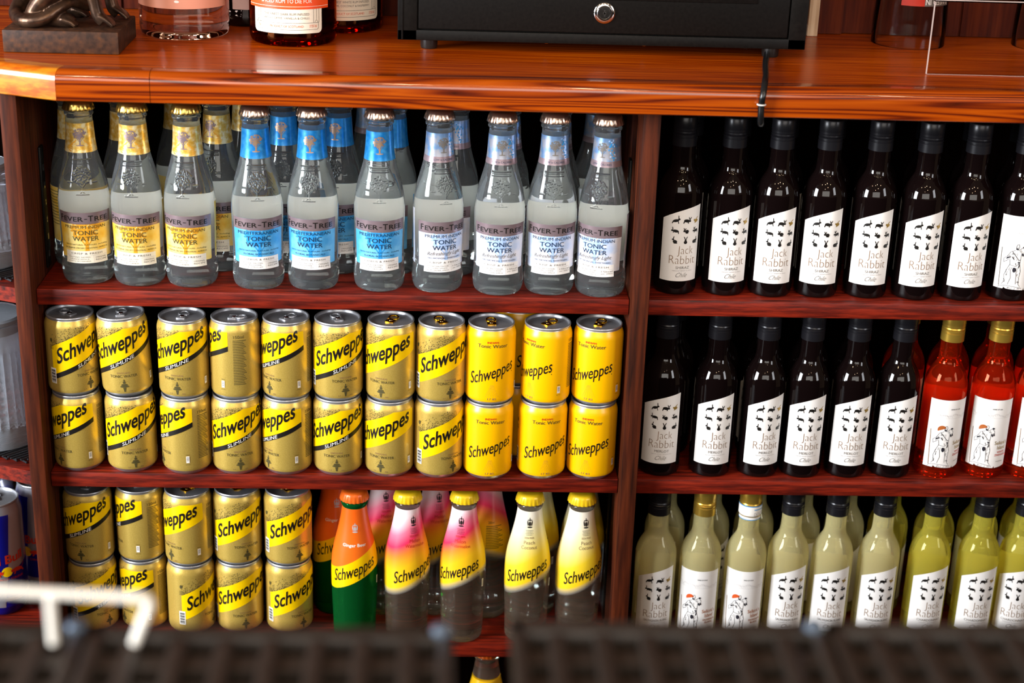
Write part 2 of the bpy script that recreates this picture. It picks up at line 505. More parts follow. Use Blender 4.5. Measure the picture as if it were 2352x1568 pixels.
# ------------------------------------------------------------------ setting
Z1, Z2, Z3, ZC = 0.6673, 0.45, 0.2311, 0.915
b = MB(); b.box(-2.2, 3.2, -4.8, 1.2, -0.12, -0.1, 'floor'); structure(b.build('floor', smooth=0))
b = MB(); b.box(-2.2, 3.2, 0.305, 0.34, -0.1, 2.6, 'wall')
for k in range(-5, 26):
    if k % 2: b.box(0.104 * k / 2, 0.104 * k / 2 + 0.101, 0.301, 0.3055, ZC + 0.001, 2.4, 'wall')
b.box(0.873, 3.0, 0.262, 0.3055, ZC + 0.001, 2.4, 'wall')
b.box(0.8735, 0.9045, 0.2545, 0.2625, ZC + 0.001, 2.4, 'wall')
for k in range(10): b.box(0.945 + 0.104 * k, 1.046 + 0.104 * k, 0.2588, 0.2625, ZC + 0.001, 2.4, 'wall')
structure(b.build('wall_back', smooth=0))

# counter top: one continuous worktop, nosed front edge in three lengths
CX, CY = 0.0479, -0.05
da = rad(22.5); dl = Vector((-cos(da), sin(da)))
top = empty('counter_top', 'glossy varnished orange wood worktop running above all the shelves', 'worktop')
t0, tb = ZC, ZC - 0.031
L0 = Vector((CX, CY)) + dl * 0.5
b = MB()
inset = 0.024
nL = Vector((-sin(da), -cos(da)))  # outward normal of the turned edge
cI = Vector((CX + inset * math.tan(da / 2), CY + inset))
lI = L0 - nL * inset
pts = [cI, Vector((1.7, CY + inset)), Vector((1.7, 0.304)), Vector((L0.x, 0.304)), lI]
vs = [(p.x, p.y, z) for z in (t0 - 0.028, t0) for p in pts]
n = len(pts)
b.add(vs, [tuple(reversed(range(n))), tuple(range(n, 2 * n))] + [(i, (i + 1) % n, n + (i + 1) % n, n + i) for i in range(n)], 'counter')
b.build('top_board', top, smooth=0)
prof = [(-inset, tb), (-0.001, tb), (0, tb + 0.001)] + [(-0.011 + 0.011 * sin(rad(90 - a)), t0 - 0.011 + 0.011 * sin(rad(a))) for a in range(0, 91, 10)] + [(-inset, t0)]


def nosing(p0, n0, p1, n1, mat, name):
    b = MB(); k = len(prof); vs = []
    for p, nn in ((p0, n0), (p1, n1)):
        for o, z in prof: vs.append((p.x + nn.x * o, p.y + nn.y * o, z))
    fs = [(i, (i + 1) % k, k + (i + 1) % k, k + i) for i in range(k)] + [tuple(range(k)), tuple(reversed(range(k, 2 * k)))]
    b.add(vs, fs, mat); bm = bmesh.new(); me = b
    o = b.build(name, top, smooth=40)
    bm.from_mesh(o.data); bmesh.ops.recalc_face_normals(bm, faces=bm.faces[:]); bm.to_mesh(o.data); bm.free()
    return o


nS = Vector((0, -1)); mit = (nS + nL).normalized() / cos(da / 2)
C = Vector((CX, CY)); J = Vector((0.1405, CY))
nosing(L0, nL, C, mit, 'edge_pale', 'edge_strip')
nosing(C + Vector((0.0004, 0)), mit, J, nS, 'edge', 'edge_strip')
nosing(J + Vector((0.0006, 0)), nS, Vector((1.7, CY)), nS, 'edge', 'edge_strip')

# cabinet below
cab = empty('bar_cabinet', 'dark red mahogany back bar cabinet with two open shelf bays full of bottles', 'cabinet')
ztop = tb - 0.0005
PYF, DB = -0.018, 0.245
b = MB(); b.rbox(-0.0174, 0.0, PYF, DB, -0.099, ztop, 'post', 0.0012); b.build('side_panel', cab)
b = MB(); b.rbox(0.64, 0.6585, PYF, DB, -0.099, ztop, 'post', 0.0012); b.build('divider_panel', cab)
b = MB(); b.rbox(1.30, 1.3185, PYF, DB, -0.099, ztop, 'post', 0.0012); b.build('side_panel', cab)
b = MB(); b.box(0.0, 1.30, DB - 0.006, DB, -0.099, ztop, 'darkwood'); b.build('back_panel', cab, smooth=0)
b = MB(); b.box(-0.0174, 1.3185, -0.01, 0.0, -0.1, -0.05, 'post'); b.build('plinth_board', cab, smooth=0)
for x0, x1 in ((0.0006, 0.6394), (0.6591, 1.2994)):
    for z in (Z1, Z2, Z3, Z3 - 0.2183):
        b = MB(); b.rbox(x0, x1, 0.0, DB - 0.0062, z - 0.018, z, 'shelf', 0.0012); b.build('shelf_board', cab)
for x0, s in ((0.0, 1), (0.64, -1)):
    for z0, z1 in ((Z1 + 0.006, Z1 + 0.142), (Z2 + 0.004, Z2 + 0.176), (Z3 + 0.004, Z3 + 0.176)):
        b = MB(); xa, xb = sorted((x0, x0 + s * 0.003))
        b.rbox(xa, xb, 0.052, 0.066, z0, z1, 'blackmetal', 0.0008)
        for k in range(6): b.box(xb if s > 0 else xa - 0.0004, xb + 0.0004 if s > 0 else xa, 0.057, 0.061, z0 + 0.012 + k * (z1 - z0 - 0.02) / 6, z0 + 0.019 + k * (z1 - z0 - 0.02) / 6, 'chrome')
        b.build('shelf_rail', cab)

# side unit beyond the outer post, turned away
un = empty('corner_shelf_unit', 'angled mahogany corner shelves beyond the outer post holding glasses and blue cans', 'shelf unit')
def prism(mb, pts, z0, z1, mat):
    n = len(pts)
    mb.add([(x, y, z) for z in (z0, z1) for x, y in pts], [tuple(reversed(range(n))), tuple(range(n, 2 * n))] + [(i, (i + 1) % n, n + (i + 1) % n, n + i) for i in range(n)], mat)


UF = lambda x: 0.0023 + (-0.0245 - x) * math.tan(da)
for z in (Z1, Z2, Z3):
    b = MB(); prism(b, [(-0.48, UF(-0.48)), (-0.0178, UF(-0.0178)), (-0.0178, 0.238), (-0.48, 0.238)], z - 0.017, z, 'shelf'); b.build('shelf_board', un, smooth=0)
b = MB(); b.box(-0.48, -0.0178, 0.2385, 0.245, -0.099, ztop, 'darkwood'); b.build('back_panel', un, smooth=0)
b = MB(); b.box(-0.4985, -0.4805, 0.19, 0.245, -0.099, ztop, 'post'); b.build('side_panel', un, smooth=0)

# ------------------------------------------------------------------ bottle and can models
dense = [rad(a) for a in [x * 0.75 for x in range(-56, 57)]] + [rad(42 + (360 - 84) * i / 40) for i in range(1, 40)]


def crown(mat, r, z0, h, name, parent):
    b = MB(); ns = 84

    def mod(a, rr, z):
        k = max(0.0, 1 - (z - z0) / (h * 0.8)) ** 0.8
        return rr * (1 + 0.065 * k * (0.5 + 0.5 * cos(21 * a))) , z
    b.lathe([(r * 0.86, z0 + 0.0003), (r * 0.99, z0), (r * 1.0, z0 + h * 0.12), (r * 0.955, z0 + h * 0.45), (r * 0.93, z0 + h * 0.62), (r * 0.89, z0 + h * 0.83), (r * 0.78, z0 + h * 0.96), (r * 0.6, z0 + h), (0.0003, z0 + h)], mat, ns, mod=mod)
    return b.build(name, parent, smooth=60)


# --- tonic bottle (200 ml, embossed tree on the shoulder)
FT = [(0.0, 0.0035), (0.012, 0.003), (0.0195, 0.0006), (0.0225, 0), (0.0255, 0.0022), (0.0273, 0.007), (0.0278, 0.013), (0.0277, 0.021), (0.0268, 0.028), (0.0264, 0.034), (0.0264, 0.045), (0.0268, 0.06), (0.0272, 0.08), (0.0273, 0.090), (0.0268, 0.100), (0.0252, 0.111), (0.0226, 0.122), (0.0195, 0.133), (0.0170, 0.143), (0.0156, 0.153), (0.0147, 0.166), (0.0140, 0.178), (0.0138, 0.1815), (0.0150, 0.1828), (0.0151, 0.1852), (0.0139, 0.1866), (0.0134, 0.189), (0.0134, 0.194), (0.0128, 0.1955)]
FTp = rz(FT, 4)
FR = rfun([p for p in FTp if p[1] > 0.004])


def tree_relief(x, z):
    """embossed tree, x across the shoulder, z height: returns raised height 0..1"""
    h = 0.0
    for bx, bz, br in BUMPS:
        d = math.hypot(x - bx, z - bz)
        if d < br: h = max(h, math.sqrt(1 - (d / br) ** 2))
    def seg(x0, z0, x1, z1, t):
        dx, dz = x1 - x0, z1 - z0; u = max(0, min(1, ((x - x0) * dx + (z - z0) * dz) / (dx * dx + dz * dz)))
        d = math.hypot(x - x0 - u * dx, z - z0 - u * dz)
        return max(0, 1 - (d / t) ** 2) * 0.8
    for s in SEGS: h = max(h, seg(*s))
    return h


rr_ = random.Random(3)
BUMPS = []
for k in range(150):
    a = rr_.uniform(0, 2 * pi); q = math.sqrt(rr_.random())
    x, z = 0.0092 * q * cos(a), 0.1215 + 0.0085 * q * sin(a)
    if all(math.hypot(x - p[0], z - p[1]) > 0.0011 for p in BUMPS): BUMPS.append((x, z, rr_.uniform(0.0007, 0.0011)))
SEGS = [(0, 0.102, 0, 0.113, 0.0006), (-0.0055, 0.1015, 0.0055, 0.1015, 0.0006), (-0.003, 0.1022, 0, 0.105, 0.0005), (0.003, 0.1022, 0, 0.105, 0.0005),
        (0, 0.109, -0.0055, 0.1165, 0.0005), (0, 0.109, 0.0055, 0.1165, 0.0005), (0, 0.111, -0.003, 0.118, 0.0005), (0, 0.111, 0.003, 0.118, 0.0005),
        (-0.014, 0.114, -0.0095, 0.114, 0.0005), (0.0095, 0.114, 0.014, 0.114, 0.0005), (-0.012, 0.1335, 0.012, 0.1335, 0.0005), (-0.011, 0.1355, 0.011, 0.1355, 0.0005), (-0.0125, 0.1375, 0.0125, 0.1375, 0.0005)]
zsh = [0.0995 + 0.0007 * i for i in range(58)]
FTd = [p for p in FTp if p[1] < 0.0985] + [(FR(z), z) for z in zsh] + [p for p in FTp if p[1] > 0.1402]
TREE = {}


def ftmod(a, r, z):
    if 0.099 < z < 0.14:
        aa = (a + pi) % (2 * pi) - pi
        if abs(aa) < 0.72: r += 0.0008 * tree_relief(aa * 0.0215, z)
    return r, z


def tree_art(k, cx, cz):
    r_ = random.Random(9); sh = [ell((0.0068 * q * cos(a)), 0.0058 + 0.0056 * q * sin(a), 0.0011, 0.0005, a + r_.uniform(-0.7, 0.7), 8) for a, q in [(r_.uniform(0, 2 * pi), r_.random() ** 0.5) for _ in range(95)]] + [poly((-0.0009, -0.006), (0.0009, -0.006), (0.0005, 0.003), (-0.0005, 0.003)), ell(0, -0.0063, 0.0042, 0.0007)]
    for sx in (-1, 1): sh += [line([(0, -0.001), (sx * 0.0016, 0.002), (sx * 0.0040, 0.0055)], 0.0006), line([(0, 0.001), (sx * 0.0010, 0.004), (sx * 0.0018, 0.0085)], 0.0005), line([(0, -0.003), (sx * 0.0030, 0.0010), (sx * 0.0055, 0.0030)], 0.0005)]
    return at(both(*sh), cx, cz, k)


def tonic(kind, lab, neck, cap, treeink, inks, lines, label_mesh=True):
    root = empty('tonic_bottle', '', 'bottle')
    if 'g' not in TREE:
        b = MB(); b.lathe(FTd, 'tonic_glass', angs=dense, mod=ftmod)
        o = b.build('glass_body', root, smooth=70); TREE['g'] = o.data
    else:
        o = bpy.data.objects.new('glass_body', TREE['g']); COL.objects.link(o); o.parent = root
    crown(cap, 0.0160, 0.1882, 0.0104, 'crown_cap', root)
    r0 = 0.0266
    # neck label
    b = MB(); nr = 0.0155
    wrap(b, rect(-pi * nr * 0.999, pi * nr * 0.999, 0.1442, 0.1752), neck, FR, 0.00012, nr, 0.0022, 0.004)
    if kind == 'light':
        wrap(b, rect(-pi * nr * 0.999, pi * nr * 0.999, 0.1442, 0.1505), 'foil', FR, 0.0002, nr, 0.0022, 0.004)
        wrap(b, text('LOW in CALORIES', 0.0, 0.1462, 0.0022, 0.021, bold=0.01), 'ink_navy', FR, 0.0003, nr, 0.002)
        wrap(b, tree_art(0.85, 0, 0.1602), 'ink_grey', FR, 0.00025, nr, 0.002)
        for k in range(26): wrap(b, ell(rr_.uniform(0.006, 0.016), rr_.uniform(0.152, 0.174), 0.0012, 0.0008, rr_.uniform(0, 3), 8), 'tree_blue' if k % 3 else 'tree_pale', FR, 0.00022, nr, 0.002)
    else:
        wrap(b, tree_art(1.0, 0.0, 0.1582), 'tree_foil' if kind == 'blue' else 'foil', FR, 0.00025, nr, 0.002)
        for sx in (-1, 1):
            for k in range(7):
                a = k / 6 * 1.5; wrap(b, ell(sx * (0.0045 + 0.007 * cos(a) * 0.9), 0.1465 + 0.0062 * sin(a) + k * 0.0006, 0.0024, 0.0006, sx * (0.5 - a), 10), 'tree_gold' if kind != 'blue' else 'foil_blue', FR, 0.0002, nr, 0.002)
    b.build('neck_label', root, smooth=50)
    # front label
    b = MB()
    wrap(b, both(rrect(-0.0315, 0.0315, 0.031, 0.0815, 0.0015)), lab, FR, 0.00015, r0, 0.0022, 0.002)
    wrap(b, rect(-0.0315, 0.0315, 0.0688, 0.0815), 'foil', FR, 0.00028, r0, 0.0022)
    wrap(b, tree_art(2.3, 0.001, 0.0505), treeink, FR, 0.00024, r0, 0.002)
    for k in range(22): wrap(b, rect(-0.012 + k * 0.0011, -0.0116 + k * 0.0011, 0.0682, 0.0688 + rr_.uniform(0, 0.0012)), 'ink_brown', FR, 0.00033, r0)
    ink = inks
    F2 = 0.0005
    wrap(b, text('F', -0.0262, 0.0718, 0.0064, 0.0036, bold=0.012), 'ink_black', FR, F2, r0)
    wrap(b, text('EVER', -0.0121, 0.0718, 0.0052, 0.0214, bold=0.012), 'ink_black', FR, F2, r0)
    wrap(b, rect(-0.0004, 0.0026, 0.0741, 0.0749), 'ink_black', FR, F2, r0)
    wrap(b, text('T', 0.0062, 0.0718, 0.0064, 0.0052, bold=0.012), 'ink_black', FR, F2, r0)
    wrap(b, text('REE', 0.0180, 0.0718, 0.0052, 0.0155, bold=0.012), 'ink_black', FR, F2, r0)
    l1, big, small = lines
    wrap(b, text(l1, 0.0, 0.0638, 0.0034, 0.045 if kind != 'blue' else 0.047), ink, FR, F2, r0)
    wrap(b, text('TONIC', 0.0, 0.0568, 0.0050, 0.0262, bold=0.006), ink, FR, F2, r0)
    wrap(b, text('WATER', 0.0, 0.0500, 0.0050, 0.028, bold=0.006), ink, FR, F2, r0)
    if kind == 'light':
        wrap(b, text('Refreshingly Light', 0.0, 0.0432, 0.0052, 0.039, shear=0.35, rise=0.03), 'ink_grey', FR, F2, r0)
        wrap(b, text('NO ARTIFICIAL SWEETENERS', 0.0, 0.0402, 0.0016, 0.038), ink, FR, F2, r0)
    else:
        wrap(b, text('WITH NATURAL FLAVOURS', -0.006, 0.0450, 0.0015, 0.034), ink, FR, F2, r0)
        wrap(b, text('including', 0.0185, 0.0446, 0.0021, 0.011, shear=0.3), ink, FR, F2, r0)
        wrap(b, text(big, 0.0, 0.0410, 0.0019, 0.049 if kind == 'gold' else 0.034), ink, FR, F2, r0)
    wrap(b, rect(-0.0235, 0.0235, 0.0252, 0.0388), 'paper_cream' if kind == 'gold' else 'paper', FR, 0.0003, r0, 0.002, 0.0015)
    wrap(b, text('CITRUS & FRESH' if kind == 'blue' else 'CRISP & FRESH', 0, 0.0349, 0.0020, 0.034, bold=0.006, space=1.15), 'ink_grey', FR, F2, r0)
    wrap(b, both(rect(-0.023, 0.023, 0.0335, 0.0337), rect(0.0072, 0.0074, 0.0258, 0.0336)), 'ink_lightgrey', FR, F2, r0)
    for i, t in enumerate(small[0]): wrap(b, text(t, -0.008, 0.0312 - i * 0.0022, 0.0013, 0.024 - 0.003 * (i % 2)), 'ink_grey', FR, F2, r0)
    for i, t in enumerate(small[1]): wrap(b, text(t, 0.0155, 0.0304 - i * 0.0026, 0.0017, 0.0125, shear=0.2), 'ink_grey', FR, F2, r0)
    b.build('front_label', root, smooth=50)
    b = MB()
    wrap(b, rect(-0.044, 0.044, 0.031, 0.0925), 'paper_back', FR, 0.00015, r0, 0.0025, 0.008, rot=pi)
    wrap(b, rect(-0.044, 0.044, 0.031, 0.0925), lab, FR, 0.0003, r0, 0.0025, 0.008, rot=pi)
    wrap(b, rect(0.008, 0.026, 0.0335, 0.0435), 'ink_white', FR, 0.0004, r0, rot=pi)
    for k in range(11): wrap(b, rect(0.010 + k * 0.0013, 0.0105 + k * 0.0013 + 0.0003 * (k % 3), 0.0355, 0.0425), 'ink_black', FR, 0.0005, r0, rot=pi)
    for k in range(12): wrap(b, rect(-0.034, 0.026 - 0.004 * (k % 3), 0.0875 - k * 0.0034, 0.0882 - k * 0.0034), 'ink_olive', FR, 0.0005, r0, rot=pi)
    b.build('back_label', root, smooth=50)
    PROTO['tonic_' + kind] = (root, False)


tonic('gold', 'lab_yellow', 'foil_gold', 'cap_gold', 'tree_gold', 'ink_olive', ('PREMIUM INDIAN', 'QUININE FROM CENTRAL AFRICA', (('TASTING NOTES:', 'ORANGE WITH A', 'SUBTLE BITTERNESS'), ('ORIGINAL', 'RECIPE'))))
tonic('blue', 'lab_blue', 'foil_blue', 'cap_copper', 'tree_blue', 'ink_navy', ('MEDITERRANEAN', 'FLORAL BOTANICALS', (('TASTING NOTES:', 'LEMON THYME', 'WITH A CITRUS LIFT'), ('ORIGINAL', 'RECIPE'))))
tonic('light', 'lab_pale', 'foil_pale', 'cap_copper', 'tree_pale', 'ink_navy', ('PREMIUM INDIAN', '', (('WITH NATURAL FLAVOURS', 'INCLUDING QUININE', 'FROM CENTRAL AFRICA'), ('15kcal', 'per 200ml'))))

ORD = ['first', 'second', 'third', 'fourth', 'fifth', 'sixth', 'seventh', 'eighth', 'ninth', 'tenth', 'eleventh']
G1 = 'tonic bottles on the top shelf'
FTROW = [(0.0490, 0.0401), (0.1055, 0.0362), (0.1622, 0.0351), (0.2347, 0.0312), (0.2943, 0.0326), (0.3660, 0.0322), (0.4296, 0.0321), (0.4960, 0.0270), (0.5525, 0.0308), (0.6085, 0.0266)]
FTROT = [10, 0, -7, 8, -4, 2, 18, 0, 0, -24]
FTK = ['gold'] * 3 + ['blue'] * 3 + ['light'] * 4
FTD = {'gold': 'clear tonic bottle with yellow label and gold neck band', 'blue': 'clear tonic bottle with blue label and neck band', 'light': 'clear tonic bottle with pale silver and blue label'}
cnt = {}
for (x, y), r, k in zip(FTROW, FTROT, FTK):
    i = cnt.get(k, 0); cnt[k] = i + 1
    place('tonic_' + k, f'{FTD[k]}, {ORD[i]} in front row', G1, (x, y, Z1), rad(r))
FTBACK = [('gold', 0.0290, 0.0935, 178, 'clear gold-banded bottle turned back to front beside the outer post'),
          ('gold', 0.0852, 0.0930, 100, 'gold-banded bottle in the back row between the first two yellow-labelled bottles'),
          ('gold', 0.1350, 0.1480, 60, 'gold-banded bottle deep behind the third yellow-labelled bottle'),
          ('gold', 0.1865, 0.0890, -22, 'yellow-labelled bottle in the back row, half behind the third yellow-labelled bottle'),
          ('gold', 0.2110, 0.1480, 25, 'gold-banded bottle deep behind, beside the first blue-labelled bottle'),
          ('blue', 0.2590, 0.0890, -5, 'blue-labelled bottle in the back row between the first and second blue bottles'),
          ('blue', 0.3190, 0.0891, -12, 'blue-labelled bottle in the back row just past the second blue bottle'),
          ('light', 0.3500, 0.1490, 90, 'dim clear bottle deep in the gap before the third blue bottle'),
          ('blue', 0.3790, 0.0890, -30, 'blue-labelled bottle in the back row half hidden by the third blue bottle'),
          ('light', 0.4475, 0.0900, -28, 'pale-labelled bottle in the back row behind the first pale front bottle'),
          ('light', 0.5040, 0.0900, 70, 'pale-labelled bottle in the back row behind the second pale front bottle'),
          ('light', 0.5600, 0.0920, 80, 'pale-labelled bottle in the back row behind the third pale front bottle'),
          ('light', 0.6080, 0.1300, 60, 'pale-labelled bottle deep behind the fourth pale front bottle')]
for k, x, y, r, l in FTBACK: place('tonic_' + k, l, G1, (x, y, Z1), rad(r))

# --- 150 ml cans
CR, CH = 0.0277, 0.092
CANP = [(0.0, 0.010), (0.014, 0.008), (0.0195, 0.004), (0.0212, 0.0008), (0.0222, 0.0), (0.0232, 0.0009), (0.0250, 0.0030), (0.0268, 0.0055), (0.0275, 0.0075), (CR, 0.0095), (CR, 0.0790), (0.0274, 0.0815), (0.0266, 0.0842), (0.0256, 0.0866), (0.0250, 0.0882), (0.0248, 0.0890)]
CANR = rfun(CANP[7:])
SHARED = {}


def can_lid(root, tabmat, R=0.0248, H=CH, big=1.0):
    key = (tabmat, R, H)
    if key not in SHARED:
        b = MB()
        b.lathe([(R, H - 0.0032), (R + 0.0008, H - 0.0022), (R + 0.0008, H - 0.0006), (R + 0.0002, H), (R - 0.0008, H - 0.0002), (R - 0.0014, H - 0.0012), (R - 0.0018, H - 0.0058), (R - 0.0030, H - 0.0066), (R - 0.0042, H - 0.0052), (R - 0.0060, H - 0.0046), (0.0004, H - 0.0046)], 'lid', 56)
        for p in ((0, -0.0125, 0.0062, 0.0050),):
            b.lathe([(0.0001 + 0.006, H - 0.0046), (0.0066, H - 0.0041), (0.0072, H - 0.0046)], 'lid', 28, close=False, c=(0, -0.009))
        l = b.build('lid', root, smooth=45)
        b = MB(); zt = H - 0.0030
        ring = [(0.0052 * cos(a), 0.0078 + 0.0052 * sin(a) * 1.0, zt + 0.0004 + 0.0012 * (0.5 + 0.5 * sin(a))) for a in [2 * pi * k / 28 for k in range(29)]]
        b.tube(ring, 0.0011, tabmat, 8, caps=False)
        b.rbox(-0.0050, 0.0050, -0.0066, 0.0032, zt - 0.0004, zt + 0.0010, tabmat, 0.0012)
        b.lathe([(0.0028, zt - 0.001), (0.0028, zt + 0.0012), (0.0020, zt + 0.0018), (0.0002, zt + 0.0019)], 'chrome', 16, c=(0, 0.0))
        t = b.build('pull_tab', l, smooth=45)
        SHARED[key] = (l.data, t.data)
        return
    l = bpy.data.objects.new('lid', SHARED[key][0]); t = bpy.data.objects.new('pull_tab', SHARED[key][1])
    COL.objects.link(l); COL.objects.link(t); l.parent = root; t.parent = l


def emblem(k=1.0):
    s = [poly((-0.0005, 0), (0.0005, 0), (0.0011, 0.0035), (-0.0011, 0.0035)), ell(0, 0.0044, 0.0034, 0.0008), poly((-0.0026, 0.0052), (0.0026, 0.0052), (0.0018, 0.0066), (-0.0018, 0.0066)), poly((-0.0009, 0.0068), (0.0009, 0.0068), (0.0006, 0.0088), (-0.0006, 0.0088)), ell(0, 0.0080, 0.0013, 0.0004), ell(0, 0.0096, 0.0004, 0.0009)]
    for i in range(9):
        a = pi * (0.12 + 0.095 * i); s.append(ell(0.0042 * cos(a), 0.0052 + 0.0042 * sin(a), 0.00018, 0.00018, n=6))
    return both(*s)


def back_print(b, ink):
    f = 0.0004
    wrap(b, rect(0.0330, 0.0366, 0.0160, 0.0242), 'ink_white', CANR, f, CR)
    wrap(b, both(*[rect(0.0336, 0.0360, 0.0185 + 0.0013 * i, 0.0191 + 0.0013 * i) for i in range(4)]), 'ink_grey', CANR, f + .0001, CR)
    wrap(b, both(text('150ml', 0.0349, 0.0252, 0.0012, 0.004), text('RECYCLE', 0.0349, 0.0136, 0.0009, 0.005)), ink, CANR, f, CR)
    wrap(b, text('150ml', 0.0535, 0.0742, 0.0036, 0.0115), ink, CANR, f, CR)
    wrap(b, both(*[rect(0.0470, 0.0615 - 0.003 * ((i * 7) % 4) / 3, 0.0715 - 0.0019 * i, 0.0722 - 0.0019 * i) for i in range(28)]), ink, CANR, f, CR)
    # white bar code box on the other side
    wrap(b, rect(-0.0460, -0.0385, 0.0160, 0.0340), 'ink_white', CANR, f, CR)
    wrap(b, both(*[rect(-0.0452, -0.0394, 0.0170 + 0.0012 * i, 0.0175 + 0.0012 * i + 0.0003 * (i % 3)) for i in range(13)]), 'ink_black', CANR, f + .0001, CR)
    wrap(b, both(*[rect(-0.0448, -0.0400 + 0.0005 * (i % 2), 0.0560 + 0.0014 * i, 0.0565 + 0.0014 * i) for i in range(4)], ell(-0.0425, 0.0665, 0.0016, 0.0024)), ink, CANR, f, CR)


def can(kind):
    root = empty('drink_can', '', 'can')
    b = MB()
    body = 'can_yellow' if kind == 'yellow' else 'can_gold'
    b.lathe(CANP[:8], 'steel', 64, close=False)
    b.lathe(CANP[7:-1], body, 64, close=False); b.lathe(CANP[-2:], 'steel', 64, close=False)
    f = 0.0003
    if kind != 'yellow':
        e0, e1 = -0.0425, 0.0415; sl = 0.47
        zl = 0.0258 if kind == 'slimline' else 0.0212; zt = zl + 0.0335; xk = e0 + (0.0815 - zt) / sl
        wrap(b, poly((e0, zl), (e1, zl + sl * (e1 - e0)), (e1, 0.0815), (xk, 0.0815), (e0, zt)), 'band_yellow', CANR, 0.00015, CR, 0.0022, 0.004)
        if kind == 'slimline':
            wrap(b, poly((e0, zl - 0.0058), (e1, zl - 0.0058 + sl * (e1 - e0)), (e1, zl + sl * (e1 - e0)), (e0, zl)), 'ink_black', CANR, 0.0003, CR, 0.0022)
            wrap(b, text('SLIMLINE', 0.0, zl - 0.0050 + sl * (0.0 - e0), 0.0042, 0.0270, rise=sl), 'ink_white', CANR, 0.00045, CR)
        wrap(b, text('Schweppes', -0.001, zl + sl * (0 - e0) + 0.0042, 0.0240, 0.0700, rise=sl, bold=0.018, shear=0.05), 'ink_black', CANR, 0.00045, CR)
        r_ = random.Random(5)
        for k in range(300):
            x = r_.uniform(e0, 0.004); top = zt + sl * (x - e0)
            u = r_.random() ** 2.0; z = top + 0.0004 + u * 0.013
            if z < 0.0830: wrap(b, ell(x, z, 0.00024 + 0.00026 * r_.random(), 0.00024 + 0.00024 * r_.random(), n=6), 'ink_olive', CANR, 0.00025, CR, None)
        wrap(b, text('INDIAN', 0.0, 0.0290, 0.0021, 0.0130, space=1.2), 'ink_brown', CANR, f, CR)
        wrap(b, text('TONIC WATER', 0.0, 0.0246, 0.0032, 0.0305, bold=0.004), 'ink_olive', CANR, f, CR)
        wrap(b, at(emblem(), 0, 0.0078, 1.42), 'ink_olive', CANR, f, CR)
        wrap(b, both(text('17', -0.0068, 0.0080, 0.0014, 0.0030), text('83', 0.0068, 0.0080, 0.0014, 0.0030)), 'ink_brown', CANR, f, CR)
        back_print(b, 'ink_olive')
    else:
        wrap(b, text('INDIAN', 0.0, 0.0752, 0.0023, 0.0125, bold=0.015), 'ink_red', CANR, f, CR)
        wrap(b, text('Tonic Water', 0.0, 0.0700, 0.0042, 0.0340, bold=0.006), 'ink_olive', CANR, f, CR)
        wrap(b, text('Schweppes', 0.0, 0.0290, 0.0190, 0.0520, rise=0.34, bold=0.004, shear=0.05), 'ink_black', CANR, f, CR)
        wrap(b, ell(0.0255, 0.0395, 0.0006, 0.0006, n=8), 'ink_black', CANR, f, CR)
        dots = []
        for k in range(60):
            i = k // 6; wdt = 0.0018 + 0.0052 * (1 - i / 9) ** 1.3
            x = (-1 + 2 * (k % 6) / 5) * wdt; dots.append(ell(x, 0.0125 + 0.00145 * i, 0.00022, 0.00022, n=6))
        wrap(b, both(*dots), 'ink_brown', CANR, f, CR, None)
        wrap(b, text('17 83', 0, 0.0082, 0.0024, 0.0095), 'ink_brown', CANR, f, CR)
        back_print(b, 'ink_olive')
    b.build('can_body', root, smooth=40)
    can_lid(root, 'gold_tab' if kind != 'slimline' else 'lid')
    PROTO['can_' + kind] = (root, False)


for k in ('slimline', 'gold', 'yellow'): can(k)
CD = {'slimline': 'gold can, black stripe under yellow band', 'gold': 'gold can, yellow band, no stripe', 'yellow': 'plain yellow can'}
G2 = 'cans on the middle shelf'
CX_ = [0.0292, 0.0883, 0.1501, 0.2064, 0.2632, 0.3203, 0.3785, 0.4343, 0.4903, 0.5516, 0.6085]
CY_ = [0.0254, 0.0242, 0.0213, 0.0221, 0.0224, 0.0224, 0.0202, 0.0195, 0.0177, 0.0194, 0.0201]
CK = ['slimline'] * 6 + ['gold'] * 2 + ['yellow'] * 3
UP = [52, 4, -8, -95, -39, 21, -21, 23, 3, -44, -23]
LO = [-36, 17, -62, 14, -46, 0, -19, 37, 3, 7, -17]
UDX = [-0.0010, -0.0004, 0.0014, 0.0012, 0.0010, 0.0005, 0.001, 0.001, 0.0, 0.0012, 0.0016]
for i, k in enumerate(CK):
    place('can_' + k, f'{CD[k]}, bottom of {ORD[i]} stack on middle shelf', G2, (CX_[i], CY_[i], Z2), rad(LO[i]))
    tl = (0, rad(-2.6), 0) if i == 1 else None
    place('can_' + k, f'{CD[k]}, top of {ORD[i]} stack on middle shelf' + (', leaning' if i == 1 else ''), G2, (CX_[i] + UDX[i] - (0.0008 if i == 2 else 0), CY_[i], Z2 + CH - 0.0008 + (0.0012 if i == 1 else 0)), rad(UP[i]), tl)
for z, n, r in ((0, 'bottom', 60), (CH - 0.0008, 'top', 50)):
    place('can_yellow', f'yellow can at {n} of back row, glimpsed between ninth and tenth stacks', G2, (0.5235, 0.0740, Z2 + z), rad(r))
G3 = 'cans on the bottom shelf'
DX = [(0.0297, 0.0416), (0.0883, 0.0476), (0.1450, 0.0386), (0.2013, 0.0428), (0.2600, 0.0420)]
DK = ['slimline', 'slimline', 'gold', 'gold', 'gold']
DU = [-11, -71, -40, 29, 33]; DLo = [48, -52, 72, 20, 41]
